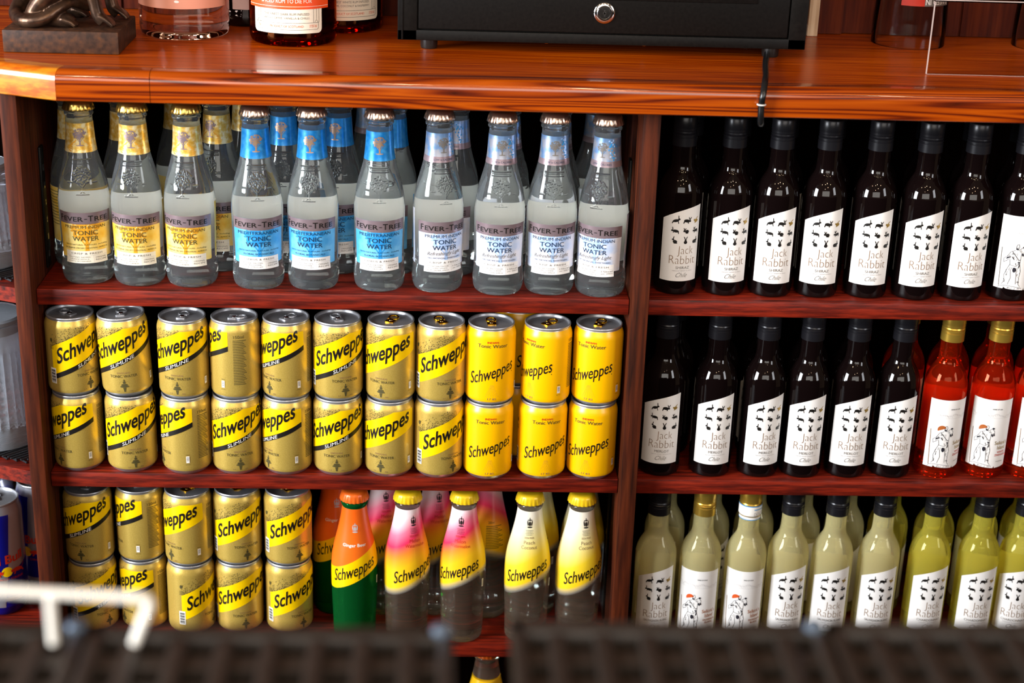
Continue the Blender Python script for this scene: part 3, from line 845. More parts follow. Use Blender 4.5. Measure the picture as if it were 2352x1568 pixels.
for i, k in enumerate(DK):
    x, y = DX[i]
    place('can_' + k, f'{CD[k]}, bottom of {ORD[i]} stack on bottom shelf', G3, (x, y, Z3), rad(DLo[i]))
    place('can_' + k, f'{CD[k]}, top of {ORD[i]} stack on bottom shelf', G3, (x, y, Z3 + CH - 0.0008), rad(DU[i]))

# --- 200 ml mixer bottles with a printed sleeve
SW = [(0.0, 0.005), (0.012, 0.0045), (0.0195, 0.001), (0.0218, 0), (0.0238, 0.0018), (0.0247, 0.006), (0.0249, 0.014), (0.0254, 0.030), (0.0262, 0.050), (0.0268, 0.070), (0.0270, 0.086), (0.0267, 0.098), (0.0257, 0.109), (0.0238, 0.120), (0.0212, 0.131), (0.0184, 0.143), (0.0160, 0.155), (0.0144, 0.166), (0.0138, 0.1715), (0.0150, 0.1730), (0.0152, 0.1760), (0.0140, 0.1780), (0.0134, 0.180), (0.0134, 0.186), (0.0126, 0.188)]
SWp = rz(SW, 5); SR = rfun([p for p in SWp if p[1] > 0.006])
SA = 0.0145


def strip(lo, hi, r0, n=72):
    vs = []; fs = []
    for i in range(n + 1):
        a = -pi + 2 * pi * i / n
        vs += [(a * r0 * 0.9999, lo(a)), (a * r0 * 0.9999, hi(a))]
    for i in range(n): fs.append((2 * i, 2 * i + 2, 2 * i + 3, 2 * i + 1))
    return vs, fs


def crest(k=1.0):
    s = [ell(0, 0, 0.0014, 0.0020), ell(0, 0.0031, 0.0012, 0.0008), ell(0, 0.0044, 0.0005, 0.0007), ell(-0.0026, 0.0004, 0.0008, 0.0023, 0.25), ell(0.0026, 0.0004, 0.0008, 0.0023, -0.25), ell(0, -0.0028, 0.0033, 0.0006), ell(-0.0022, 0.0030, 0.0006, 0.0006), ell(0.0022, 0.0030, 0.0006, 0.0006)]
    return at(both(*s), 0, 0, k)


def mixer(kind):
    root = empty('mixer_bottle', '', 'bottle')
    b = MB(); b.lathe(SWp, 'green_glass' if kind == 'ginger' else 'clear_glass', 64); b.build('glass_body', root, smooth=70)
    crown('cap_orange' if kind == 'ginger' else 'cap_yellow', 0.0162, 0.1788, 0.0112, 'crown_cap', root)
    b = MB(); r0 = 0.026; E = lambda a: SA * sin(a); f = 0.0003
    if kind == 'ginger':
        wrap(b, strip(lambda a: 0.110 + E(a), lambda a: 0.1705, r0), 'ginger', SR, 0.00015, r0, 0.0024, 0.004)
        wrap(b, strip(lambda a: 0.082 + E(a), lambda a: 0.110 + E(a), r0), 'band_yellow', SR, 0.00015, r0, 0.0024, 0.004)
        wrap(b, text('Ginger Beer', 0.0, 0.1252, 0.0048, 0.0330, bold=0.015), 'ink_white', SR, f, r0)
        wrap(b, at(crest(1.35), 0.001, 0.1475), 'ink_lightgrey', SR, f, r0)
        wrap(b, both(*[rect(-0.009, 0.011, 0.1445 + 0.002 * i, 0.1449 + 0.002 * i) for i in range(3)]), 'ink_orange', SR, f, r0)
    else:
        wrap(b, strip(lambda a: 0.076 + E(a), lambda a: 0.1705, r0), kind, SR, 0.00015, r0, 0.0024, 0.004, uvf=E)
        wrap(b, at(crest(1.45), 0.001, 0.1560), 'ink_black', SR, f, r0)
        wrap(b, both(*[text('BY APPOINTMENT TO', 0.001, 0.1475 - 0.0018 * i, 0.0011, 0.0125 - 0.0015 * (i % 2)) for i in range(4)]), 'ink_black', SR, f, r0)
        wrap(b, text('SODA MIXER', 0.001, 0.1382, 0.0023, 0.0150), 'ink_brown' if kind == 'peach' else 'ink_red', SR, f, r0)
        t1, t2 = ('Melon', 'Watermelon') if kind == 'melon' else ('Peach', 'Coconut')
        ink = 'ink_red' if kind == 'melon' else 'ink_brown'
        wrap(b, text(t1, 0.001, 0.1318, 0.0040, 0.0160), ink, SR, f, r0)
        wrap(b, text(t2, 0.001, 0.1262, 0.0040, 0.0285 if kind == 'melon' else 0.0220), ink, SR, f, r0)
    wrap(b, text('Schweppes', 0.0, 0.0850, 0.0205, 0.0510, rise=0.40, bold=0.004, shear=0.05), 'ink_black', SR, 0.0005, r0)
    wrap(b, both(ell(0.0245, 0.094, 0.0005, 0.0005, n=8)), 'ink_black', SR, 0.0005, r0)
    # small print on the far side
    wrap(b, text('200ml', 0.057, 0.1290, 0.0030, 0.0090), 'ink_olive', SR, f, r0)
    wrap(b, both(*[rect(0.050, 0.072 - 0.003 * ((i * 5) % 3), 0.1255 - 0.0021 * i, 0.1263 - 0.0021 * i) for i in range(14)]), 'ink_olive', SR, f, r0)
    wrap(b, rect(0.0315, 0.0345, 0.072, 0.082), 'ink_white', SR, f, r0)
    wrap(b, both(*[rect(0.0320, 0.0340, 0.0735 + 0.002 * i, 0.0745 + 0.002 * i) for i in range(4)]), 'ink_grey', SR, f + .0001, r0)
    b.build('printed_sleeve', root, smooth=50)
    PROTO['mix_' + kind] = (root, False)


for k in ('ginger', 'melon', 'peach'): mixer(k)
G4 = 'mixer bottles on the bottom shelf'
for k, x, y, r, l in (('ginger', 0.3384, 0.0245, 3, 'green ginger beer bottle with orange cap in the front row'),
                      ('melon', 0.3999, 0.0245, 24, 'pink and yellow melon bottle beside the green bottle in the front row'),
                      ('melon', 0.4653, 0.0250, -14, 'pink and yellow melon bottle, second in the front row, nearer the middle post'),
                      ('peach', 0.5415, 0.0240, -3, 'cream and yellow peach bottle next to the second melon bottle, front row'),
                      ('peach', 0.6020, 0.0240, 14, 'cream and yellow peach bottle nearest the middle post, front row'),
                      ('ginger', 0.3115, 0.0870, 10, 'dim ginger beer bottle in the back row behind the green bottle'),
                      ('melon', 0.3700, 0.0860, 10, 'dim melon bottle in the back row between green and first melon bottles'),
                      ('melon', 0.4320, 0.0860, 14, 'dim melon bottle in the back row between the two front melon bottles'),
                      ('melon', 0.4960, 0.0800, -118, 'melon bottle in the back row with its small print turned to the front'),
                      ('peach', 0.5555, 0.0850, -30, 'dim peach bottle in the back row behind the first peach bottle'),
                      ('peach', 0.6110, 0.0850, -34, 'dim peach bottle in the back row behind the last peach bottle')):
    place('mix_' + k, l, G4, (x, y, Z3), rad(r))
jr = empty('juice_bottle', 'yellow juice bottle with orange crown cap on the lowest shelf', 'bottle', None, (0.498, 0.045, Z3 - 0.2183 + 0.0003))
b = MB(); b.lathe([p for p in SWp if p[1] <= 0.150], 'juice_glass', 48); b.lathe([p for p in SWp if p[1] >= 0.150], 'clear_glass', 48); b.build('glass_body', jr, smooth=60)
crown('cap_orange', 0.0162, 0.1788, 0.0112, 'crown_cap', jr)

# --- small wine bottles
WP = [(0.0, 0.006), (0.013, 0.005), (0.0195, 0.001), (0.0215, 0), (0.0234, 0.0016), (0.0242, 0.006), (0.0242, 0.1060), (0.0239, 0.1130), (0.0226, 0.1200), (0.0199, 0.1270), (0.0166, 0.1330), (0.0138, 0.1380), (0.0124, 0.1435), (0.0119, 0.1550), (0.0119, 0.1665), (0.0117, 0.1720)]
WPp = rz(WP[:6], 3) + rz(WP[6:], 5)
WR = rfun([p for p in WPp if p[1] > 0.006])
WRAD = 0.0242


def rabbit(k):
    B, H = ell, both
    if k == 0: return H(B(0, 0, 0.0021, 0.0010, 0.25), B(0.0021, 0.0011, 0.0008, 0.0007), B(0.0018, 0.0025, 0.0003, 0.0013, 0.1), poly((-0.0020, 0), (-0.0012, -0.0002), (-0.0021, -0.0021), (-0.0027, -0.0019)), poly((0.0012, 0), (0.0017, 0), (0.0022, -0.0020), (0.0017, -0.0020)))
    if k == 1: return H(B(0, 0, 0.0021, 0.0011, -0.15), B(0.0022, -0.0002, 0.0008, 0.0007), B(0.0026, 0.0015, 0.0003, 0.0013, -0.5), B(0.0017, 0.0015, 0.0003, 0.0012, 0.3), poly((-0.0020, 0), (-0.0011, -0.0004), (-0.0020, -0.0019), (-0.0025, -0.0017)), poly((0.0006, 0), (0.0014, 0), (0.0014, -0.0019), (0.0007, -0.0019)))
    if k == 2: return H(B(0, -0.0004, 0.0016, 0.0011, 0.1), B(-0.0015, 0.0002, 0.0007, 0.0006), B(0.0006, 0.0013, 0.0003, 0.0016, -0.9), B(-0.0006, -0.0016, 0.0009, 0.0003, 0.4))
    if k == 3: return H(B(0.0003, 0, 0.0021, 0.0010, -0.1), B(-0.0021, 0.0003, 0.0008, 0.0006), B(-0.0018, 0.0017, 0.0003, 0.0012, 0.15), poly((0.0016, 0), (0.0023, 0), (0.0025, -0.0019), (0.0020, -0.0019)), poly((-0.0011, 0), (-0.0005, 0), (-0.0012, -0.0014), (-0.0016, -0.0012)))
    if k == 4: return H(B(0.0005, -0.0002, 0.0014, 0.0012), B(-0.0013, 0.0001, 0.0008, 0.0007), B(-0.0014, 0.0014, 0.0003, 0.0010, 0.3), B(-0.0006, 0.0013, 0.0003, 0.0010, -0.4), B(0.0006, -0.0014, 0.0011, 0.0003))
    if k == 5: return H(B(0.0003, 0, 0.0017, 0.0010, 0.3), B(-0.0016, -0.0001, 0.0008, 0.0006), B(-0.0008, 0.0016, 0.0003, 0.0012, -0.5), B(-0.0014, 0.0015, 0.0003, 0.0011, 0.2), poly((0.0014, 0), (0.0020, 0.0003), (0.0021, -0.0016), (0.0016, -0.0016)), poly((-0.0009, 0), (-0.0003, 0), (-0.0008, -0.0017), (-0.0012, -0.0017)))
    if k == 6: return H(B(0.0003, -0.0005, 0.0015, 0.0012, -0.2), B(-0.0011, 0.0010, 0.0008, 0.0006), B(-0.0007, 0.0023, 0.0003, 0.0010, -0.2), B(0.0006, -0.0016, 0.0014, 0.0003))
    if k == 7: return H(B(0, -0.0009, 0.0012, 0.0012), B(0, 0.0006, 0.0007, 0.0008), B(-0.0007, 0.0021, 0.0003, 0.0012, 0.45), B(0.0007, 0.0021, 0.0003, 0.0012, -0.45))
    return H(B(-0.0002, -0.0006, 0.0018, 0.0012, 0.15), B(0.0013, 0.0002, 0.0008, 0.0007), B(0.0013, 0.0015, 0.0003, 0.0010, 0.1), B(0, -0.0017, 0.0019, 0.0003))


h_ = random.Random(4)
HATCH = []
for (x0, z0, x1, z1, wd, n_) in ((-0.0040, 0.0290, -0.0080, 0.0225, 0.0012, 14), (0.0030, 0.0320, 0.0055, 0.0290, 0.0012, 10), (-0.0020, 0.0300, 0.0020, 0.0200, 0.0022, 20), (-0.0055, 0.0165, -0.0066, 0.0060, 0.0012, 16), (0.0030, 0.0165, 0.0036, 0.0060, 0.0010, 14), (-0.0080, 0.0020, 0.0060, 0.0012, 0.0010, 12), (-0.0004, 0.0345, 0.0008, 0.0330, 0.0008, 7)):
    for k in range(n_):
        t = h_.random(); HATCH.append((x0 + (x1 - x0) * t + h_.uniform(-wd, wd), z0 + (z1 - z0) * t + h_.uniform(-wd, wd) * 0.5, h_.uniform(-0.0008, 0.0008), -h_.uniform(0.0006, 0.0016)))


def castaway(hatmat):
    L = line; t = 0.00028
    ink = both(L([(-0.0010, 0.0345), (-0.0004, 0.0365), (0.0008, 0.0368), (0.0014, 0.0350), (0.0006, 0.0325), (-0.0006, 0.0325), (-0.0010, 0.0345)], t),
               L([(-0.0012, 0.0320), (-0.0045, 0.0305), (-0.0068, 0.0265), (-0.0092, 0.0245), (-0.0088, 0.0215), (-0.0052, 0.0245)], t),
               L([(0.0012, 0.0320), (0.0042, 0.0345), (0.0062, 0.0318), (0.0060, 0.0280), (0.0035, 0.0295)], t),
               L([(-0.0046, 0.0245), (-0.0040, 0.0205), (-0.0055, 0.0170), (-0.0075, 0.0110), (-0.0066, 0.0060), (-0.0085, 0.0035)], t),
               L([(0.0036, 0.0290), (0.0032, 0.0215), (0.0046, 0.0150), (0.0040, 0.0100), (0.0042, 0.0045), (0.0058, 0.0025)], t),
               L([(-0.0030, 0.0160), (-0.0022, 0.0095), (-0.0038, 0.0040)], t), L([(0.0012, 0.0165), (0.0018, 0.0100), (0.0020, 0.0045)], t),
               L([(-0.0040, 0.0200), (0.0, 0.0190), (0.0032, 0.0215)], t), L([(-0.0035, 0.0310), (0.0022, 0.0240), (0.0034, 0.0245)], 0.0004),
               L([(-0.0098, 0.0022), (-0.0050, 0.0030), (0.0, 0.0026), (0.0070, 0.0012)], t), L([(-0.0098, 0.0022), (-0.0110, 0.0004)], t),
               *[L([(-0.0036 + 0.0012 * i, 0.0180), (-0.0040 + 0.0012 * i, 0.0160)], 0.0002) for i in range(6)],
               *[L([(x, z), (x + dx, z + dz)], 0.00018) for x, z, dx, dz in HATCH])
    dark = both(ell(0.0050, 0.0345, 0.0010, 0.0008), ell(-0.0062, 0.0255, 0.0013, 0.0006, 0.7), ell(0.0046, 0.0285, 0.0006, 0.0014, 0.3), ell(-0.0003, 0.0160, 0.0013, 0.0020), ell(-0.0003, 0.0330, 0.0008, 0.0006), ell(0.0024, 0.0222, 0.0009, 0.0006), ell(0.0060, 0.0290, 0.0005, 0.0010, 0.4), ell(-0.0022, 0.0255, 0.0004, 0.0016, 0.6), ell(0.0028, 0.0190, 0.0004, 0.0014, -0.2))
    hat = ell(-0.0030, 0.0335, 0.0036, 0.0036, 0.25, 14, 0.2, pi + 0.1)
    gun = L([(-0.0118, 0.0330), (-0.0110, 0.0140), (-0.0104, 0.0022)], 0.0006)
    return ink, dark, hat, gun


def wine(kind, glassmat, cap, label, words, inkname, band=False, sub=''):
    root = empty('wine_bottle', '', 'wine bottle')
    opaque = glassmat == 'red_wine'
    key = ('wine', glassmat)
    if key not in SHARED:
        b = MB(); b.lathe(WPp, glassmat, 56); o = b.build('glass_body', root, smooth=60); SHARED[key] = o.data
    else:
        o = bpy.data.objects.new('glass_body', SHARED[key]); COL.objects.link(o); o.parent = root
    b = MB()
    b.lathe([(0.0121, 0.1640), (0.0131, 0.1642), (0.0131, 0.1735), (0.0126, 0.1740), (0.0126, 0.1748), (0.0131, 0.1753), (0.0131, 0.1768), (0.0124, 0.1776), (0.0130, 0.1790), (0.0124, 0.1804), (0.0130, 0.1818), (0.0126, 0.1832), (0.0130, 0.1842), (0.0130, 0.1955), (0.0124, 0.1966), (0.0002, 0.1968)], cap, 48)
    if band:
        CRf = lambda z: 0.01315 if z > 0.1642 else 0.0122
        wrap(b, rect(-0.0405, 0.0405, 0.1600, 0.1785), 'ink_white', CRf, 0.0003, 0.0131, 0.002, 0.002)
        wrap(b, both(rect(-0.0405, 0.0405, 0.1600, 0.1608), rect(-0.0405, 0.0405, 0.1775, 0.1785), rect(0.004, 0.0405, 0.1735, 0.1745)), 'tree_blue', CRf, 0.0005, 0.0131, 0.002)
        wrap(b, text('DOC', 0.009, 0.1660, 0.0042, 0.0100), 'ink_lightgrey', CRf, 0.0005, 0.0131, 0.002)
    b.build('screw_cap', root, smooth=40)
    b = MB(); f = 0.0004
    if label == 'rabbit':
        xl, xr = -0.0250, 0.0208
        top = [(xl + (xr - xl) * t, 0.0865 + 0.0155 * (1 - (1 - t) ** 2.1) * 0.75 + 0.0040 * t) for t in [i / 16 for i in range(17)]]
        wrap(b, poly((xl, 0.0164), (xr, 0.0164), *reversed(top)), 'paper', WR, 0.00015, WRAD, 0.002, 0.01)
        for i in range(9):
            gx, gz = (-0.0098, 0.0022, 0.0140)[i % 3], (0.0853, 0.0736, 0.0624)[i // 3]
            wrap(b, at(rabbit(i), gx, gz, 1.62), 'ink_gold' if i == 2 else 'ink_black', WR, f, WRAD)
        wrap(b, text('Jack', 0.0030, 0.0448, 0.0118, 0.0178, bold=-0.02), 'ink_brown', WR, f, WRAD)
        wrap(b, text('Rabbit', 0.0005, 0.0363, 0.0094, 0.0300, bold=-0.02), 'ink_brown', WR, f, WRAD)
        wd = {'SHIRAZ': 0.0155, 'MERLOT': 0.0165}.get(words, 0.0290)
        wrap(b, text(words, 0.0010, 0.0305, 0.0030, wd, bold=0.0), 'ink_grey', WR, f, WRAD)
        wrap(b, text(sub, 0.0010, 0.0278, 0.0012, 0.0230), 'ink_lightgrey', WR, f, WRAD)
        wrap(b, text('Chile', 0.0005, 0.0210, 0.0052, 0.0125, shear=0.5, bold=-0.012), 'ink_grey', WR, f, WRAD)
    else:
        xl, xr = -0.0255, 0.0265
        pts = [(xl, 0.0145), (-0.0140, 0.0145), (-0.0130, 0.0165), (-0.0110, 0.0150), (0.0085, 0.0135), (0.0098, 0.0160), (0.0104, 0.0135), (xr, 0.0150), (xr, 0.0985), (xl, 0.0985)]
        wrap(b, (pts, [tuple(range(len(pts)))]), 'paper', WR, 0.00015, WRAD, 0.002, 0.01)
        ink, dark, hat, gun = [at(a, -0.0042, 0.0145, 1.42) for a in castaway(None)]
        wrap(b, text({'MALBEC': 'Wine of Argentina', 'WHITE ZINFANDEL': 'WINE OF USA'}.get(words, 'WINE OF CHILE'), 0.0045, 0.0865, 0.0016, 0.0118, bold=0.01), 'ink_black', WR, f, WRAD)
        r_ = random.Random(2); z = 0.079; mp = []
        for i in range(27): mp.append((-0.0245 + 0.0019 * i, 0.0795 + r_.uniform(-0.0012, 0.0022)))
        wrap(b, line(mp, 0.00022), 'ink_lightgrey', WR, f, WRAD)
        wrap(b, both(*[line([(x, zz), (x + 0.0012, zz - 0.0022)], 0.0002) for x, zz in mp], line([(-0.0245, 0.0760), (0.026, 0.0765)], 0.00015)), 'ink_lightgrey', WR, f, WRAD)
        if words != 'MALBEC': wrap(b, hat, 'ink_tan' if words == 'WHITE ZINFANDEL' else 'ink_orange', WR, f, WRAD)
        wrap(b, gun, 'ink_grey' if words == 'MALBEC' else 'ink_brown', WR, f, WRAD)
        wrap(b, ink, 'ink_sketch', WR, f, WRAD); wrap(b, dark, 'ink_sketch', WR, f + .0001, WRAD)
        wrap(b, text("Selkirk's", 0.0152, 0.0430, 0.0048, 0.0170, bold=0.006), inkname, WR, f, WRAD)
        wrap(b, text('Island', 0.0160, 0.0370, 0.0047, 0.0110, bold=0.006), inkname, WR, f, WRAD)
        ws = words.split()
        for i, t in enumerate(ws): wrap(b, text(t, 0.0165, 0.0322 - 0.0036 * i, 0.0026, min(0.0022 * len(t), 0.0165), bold=0.012), 'ink_red' if words == 'WHITE ZINFANDEL' else inkname, WR, f, WRAD)
        wrap(b, text(sub, 0.0160, 0.0210, 0.0014, 0.0100), 'ink_grey', WR, f, WRAD)
    b.build('front_label', root, smooth=50)
    if not opaque:
        b = MB()
        wrap(b, rect(-0.024, 0.024, 0.020, 0.0995), 'paper_back', WR, 0.00015, WRAD, 0.0025, 0.01, rot=pi)
        b.build('back_label', root, smooth=50)
    PROTO['wine_' + kind] = (root, False)


wine('shiraz', 'red_wine', 'screw_black', 'rabbit', 'SHIRAZ', '', sub='VIBRANT BERRY & SPICE')
wine('merlot', 'red_wine', 'screw_black', 'rabbit', 'MERLOT', '', sub='RICH AND SMOOTH')
wine('malbec', 'red_wine', 'screw_black', 'selkirk', 'MALBEC', 'ink_black', sub='MENDOZA')
wine('rose', 'rose_glass', 'screw_gold', 'selkirk', 'WHITE ZINFANDEL', 'ink_gold', sub='CALIFORNIA')
wine('sauvr', 'white_glass', 'screw_black', 'rabbit', 'SAUVIGNON BLANC', '', sub='CRISP & CITRUS')
wine('chard', 'chard_glass', 'screw_black', 'rabbit', 'CHARDONNAY', '', sub='FRESH & FRUITY')
wine('sauvs', 'white_glass', 'screw_gold', 'selkirk', 'SAUVIGNON BLANC', 'ink_tan', sub='CHILE')
wine('banded', 'white_glass', 'screw_gold', 'selkirk', 'SAUVIGNON BLANC', 'ink_tan', True, sub='CHILE')
G5 = 'dark wine bottles on the top shelf of the wine bay'
W1R = [(0.6930, 0.0402), (0.7475, 0.0387), (0.7990, 0.0371), (0.8510, 0.0375), (0.9065, 0.0381), (0.9605, 0.0357), (1.0132, 0.0358), (1.0691, 0.0380)]
for i, ((x, y), r) in enumerate(zip(W1R, (8, 6, 0, -3, -2, 2, 6, 0))):
    place('wine_malbec' if i == 7 else 'wine_shiraz', 'dark wine bottle whose white label shows a castaway figure, beside the shiraz row' if i == 7 else f'dark shiraz bottle with white rabbit label, {ORD[i]} from the middle post', G5, (x, y, Z1), rad(r))
for i in range(8):
    place('wine_shiraz', f'dark back-row bottle of the top wine shelf, {ORD[i]} from the middle post'[:200], G5, (0.7080 + 0.053 * i, 0.0900, Z1), rad(random.uniform(-30, 30)))
G6 = 'wine bottles on the middle shelf of the wine bay'
W2R = [(0.6885, 0.0313), (0.7475, 0.0305), (0.8030, 0.0310), (0.8530, 0.0307), (0.9060, 0.0320), (0.9585, 0.0332), (1.0135, 0.0346), (1.0700, 0.0371), (1.1219, 0.0360)]
for i, ((x, y), r) in enumerate(zip(W2R, (-4, 2, 8, 0, -2, -2, 8, -10, 0))):
    if i < 6: place('wine_merlot', f'dark merlot bottle with white rabbit label, {ORD[i]} from the middle post', G6, (x, y, Z2), rad(r))
    else: place('wine_rose', f'pink rose wine bottle with gold cap, {ORD[i - 6]} from the merlot bottles', G6, (x, y, Z2), rad(r))
for i in range(9):
    k = 'merlot' if i < 5 else 'rose'; j = i if i < 5 else i - 5
    place('wine_' + k, f'{"dark" if i < 5 else "pink"} back-row bottle of the middle wine shelf, {ORD[j]} from the middle post', G6, (0.7060 + 0.053 * i + (0.008 if i > 4 else 0), 0.0900, Z2), rad(random.uniform(-30, 30)))
G7 = 'white wine bottles on the bottom shelf of the wine bay'
W3R = [('sauvr', 0.6930, 0.0270, 2), ('sauvs', 0.7462, 0.0265, -10), ('banded', 0.8000, 0.0270, -8), ('sauvr', 0.8515, 0.0310, 2), ('sauvr', 0.9043, 0.0305, -4), ('sauvr', 0.9608, 0.0310, -3), ('chard', 1.0225, 0.0330, 2), ('chard', 1.0820, 0.0330, -2), ('chard', 1.1320, 0.0340, -14)]
W3L = ['pale white wine with black cap and rabbit label nearest the middle post', 'pale white wine with plain gold cap and castaway label', 'pale white wine whose gold cap carries a white and blue band', 'pale rabbit-label white wine, first black cap after the banded gold cap', 'pale rabbit-label white wine, second black cap after the banded gold cap', 'pale rabbit-label white wine, third black cap after the banded gold cap', 'yellower white wine with rabbit label, first of the yellow ones', 'yellower white wine with rabbit label, second of the yellow ones', 'yellower white wine with rabbit label, third of the yellow ones']
for (k, x, y, r), l in zip(W3R, W3L): place('wine_' + k, l, G7, (x, y, Z3), rad(r))
for i in range(9):
    k = 'sauvr' if i < 5 else 'chard'; j = i if i < 5 else i - 5
    place('wine_' + k, f'{"pale" if i < 5 else "yellower"} white wine in the back row of the bottom shelf, {ORD[j]} of those', G7, (0.7120 + 0.0555 * i, 0.0950 + 0.004 * (i % 3), Z3), rad((150, 60, 120, -160, 80, 100, 170, 60, 120)[i]))

# ------------------------------------------------------------------ corner shelf things
def mat(name, label, z):
    o = MB(); x0, x1 = -0.20, -0.030
    for i in range(60):
        for s in (1, -1):
            c = -0.30 + 0.0075 * i
            seg_ = [(x, c + s * (x + 0.1)) for x in (x0 + 0.002 * k for k in range(86))]
            seg_ = [(x, y) for x, y in seg_ if UF(x) + 0.014 < y < 0.215]
            if len(seg_) > 3: o.tube([(seg_[0][0], seg_[0][1], z + 0.0022 + 0.0008 * s), (seg_[-1][0], seg_[-1][1], z + 0.0022 + 0.0008 * s)], 0.0012, 'mat_mesh', 6)
    return tag(o.build(name, smooth=60), label, 'bar mat')


mat('mesh_mat', 'black open mesh mat under the glass on the upper corner shelf', Z1)
mat('mesh_mat', 'black open mesh mat under the glass on the middle corner shelf', Z2)


def cutglass(label, loc, r, h, n=14):
    root = empty('cut_glass_tumbler', label, 'glass', 'upturned glasses on the corner shelves', loc)
    b = MB()

    def mod(a, rr, z):
        if 0.02 < z < h * 0.8:
            u = n * a / (2 * pi); v = z / (2 * pi * r / n)
            k = abs(((u + v) % 1) - 0.5) + abs(((u - v) % 1) - 0.5)
            rr -= 0.0022 * abs(k - 0.5) * 2
        return rr, z
    zs = [0.02 + (h * 0.8 - 0.02) * i / 30 for i in range(31)]
    b.lathe([(r - 0.0025, 0.0), (r, 0.0004), (r + 0.0004, 0.010)] + [(r - 0.006 * z / h, z) for z in zs] + [(r * 0.8, h * 0.93), (r * 0.82, h), (0.0004, h), (0.0004, h - 0.010), (r * 0.7, h - 0.012), (r * 0.76, h * 0.85), (r - 0.0035, 0.03)], 'crystal', n * 8, mod=mod, close=False)
    b.build('glass_body', root, smooth=25)
    b = MB(); b.lathe([(r * 0.82, h), (r * 0.86, h + 0.002), (r * 0.86, h + 0.006), (r * 0.80, h + 0.008), (0.0004, h + 0.008)], 'crystal', 48); b.build('base_rim', root)


cutglass('upturned cut glass tumbler on the mesh mat of the middle corner shelf', (-0.0770, 0.0850, Z2 + 0.0046), 0.045, 0.145)
cutglass('upturned cut glass tumbler on the mesh mat of the upper corner shelf', (-0.0740, 0.0800, Z1 + 0.0046), 0.040, 0.105)

eR, eH = 0.0285, 0.147
EP = [(0.0, 0.010), (0.016, 0.007), (0.0210, 0.001), (0.0222, 0.0), (0.0232, 0.001), (0.0262, 0.006), (eR, 0.013), (eR, 0.1300), (0.0280, 0.1335), (0.0262, 0.1400), (0.0256, 0.1430), (0.0254, 0.1440)]
ERF = rfun(EP[6:])
er = empty('drink_can', '', 'can')
b = MB(); b.lathe(EP[:7], 'can_blue', 56, close=False); b.lathe(EP[6:], 'can_silver', 56, close=False)
for k in (0, 1):
    ro = pi * k
    wrap(b, poly((-0.0400, 0.072), (0.0060, 0.058), (0.0120, 0.134), (-0.0400, 0.134)), 'can_blue', ERF, 0.00015, eR, 0.0025, 0.01, rot=ro)
    wrap(b, poly((0.0060, 0.058), (0.0460, 0.072), (0.0460, 0.013), (0.0000, 0.013)), 'can_blue', ERF, 0.00015, eR, 0.0025, 0.01, rot=ro)
    wrap(b, text('Red Bull', 0.0, 0.0700, 0.0115, 0.0520, rise=0.12, bold=0.03), 'ink_red', ERF, 0.0004, eR, rot=ro)
    wrap(b, ell(0.005, 0.0600, 0.0065, 0.0065), 'band_yellow', ERF, 0.0003, eR, rot=ro)
    bull = both(ell(0, 0, 0.006, 0.0024, 0.15), ell(0.0060, -0.0004, 0.0024, 0.0019), poly((-0.005, 0), (-0.003, -0.001), (-0.007, -0.005), (-0.0085, -0.0042)), poly((0.002, -0.001), (0.004, -0.001), (0.0055, -0.0048), (0.0038, -0.0048)), poly((0.0072, 0.001), (0.0080, 0.0006), (0.0098, 0.0028)), line([(-0.006, 0.001), (-0.009, 0.004), (-0.0075, 0.0055)], 0.0006))
    wrap(b, at(bull, -0.0085, 0.0595, 1.1), 'ink_red', ERF, 0.0005, eR, rot=ro)
    wrap(b, at(([(-x, z) for x, z in bull[0]], [tuple(reversed(f)) for f in bull[1]]), 0.0185, 0.0605, 1.1), 'ink_red', ERF, 0.0005, eR, rot=ro)
    wrap(b, text('ENERGY DRINK', 0.006, 0.0490, 0.0030, 0.0400), 'ink_red', ERF, 0.0005, eR, rot=ro)
    wrap(b, both(rect(-0.0400, 0.0, 0.0150, 0.0210), rect(0.0, 0.0440, 0.0210, 0.0260)), 'can_silver', ERF, 0.0004, eR, 0.0025, rot=ro)
b.build('can_body', er, smooth=45)
can_lid(er, 'steel', 0.0252, eH)
PROTO['energy'] = (er, False)
G8 = 'blue and silver cans on the corner shelf'
place('energy', 'blue and silver energy drink can at the front of the corner shelf', G8, (-0.0865, 0.0790, Z3), rad(18))
place('energy', 'blue and silver can behind the front one, against the outer post', G8, (-0.0480, 0.1300, Z3), rad(-40))
place('energy', 'blue and silver can behind the front one, away from the outer post', G8, (-0.1120, 0.1430, Z3), rad(30))

# ------------------------------------------------------------------ things on the counter
# bronze seated animal
st = empty('bronze_statuette', 'dark bronze seated animal statuette with curling tail on a square plinth', 'statuette')
b = MB(); b.rbox(-0.0215, 0.0968, 0.0300, 0.1300, ZC + 0.0003, ZC + 0.0235, 'bronze_base', 0.0012); b.build('plinth', st)
b = MB(); zp = ZC + 0.0232


def blob(c, rx, ry, rz_, n=14):
    prof = [(max(1e-5, sin(pi * i / n)), -cos(pi * i / n)) for i in range(n + 1)]
    m = MB(); m.lathe(prof, 'bronze', 20)
    b.add([(c[0] + x * rx, c[1] + y * ry, c[2] + z * rz_) for x, y, z in m.v], m.f, 'bronze')


def limb(pts, rs):
    sp = spline(pts, 5); rr = [p.x for p in spline([(r, 0, 0) for r in rs], 5)]
    b.tube(sp, rr, 'bronze', 14)


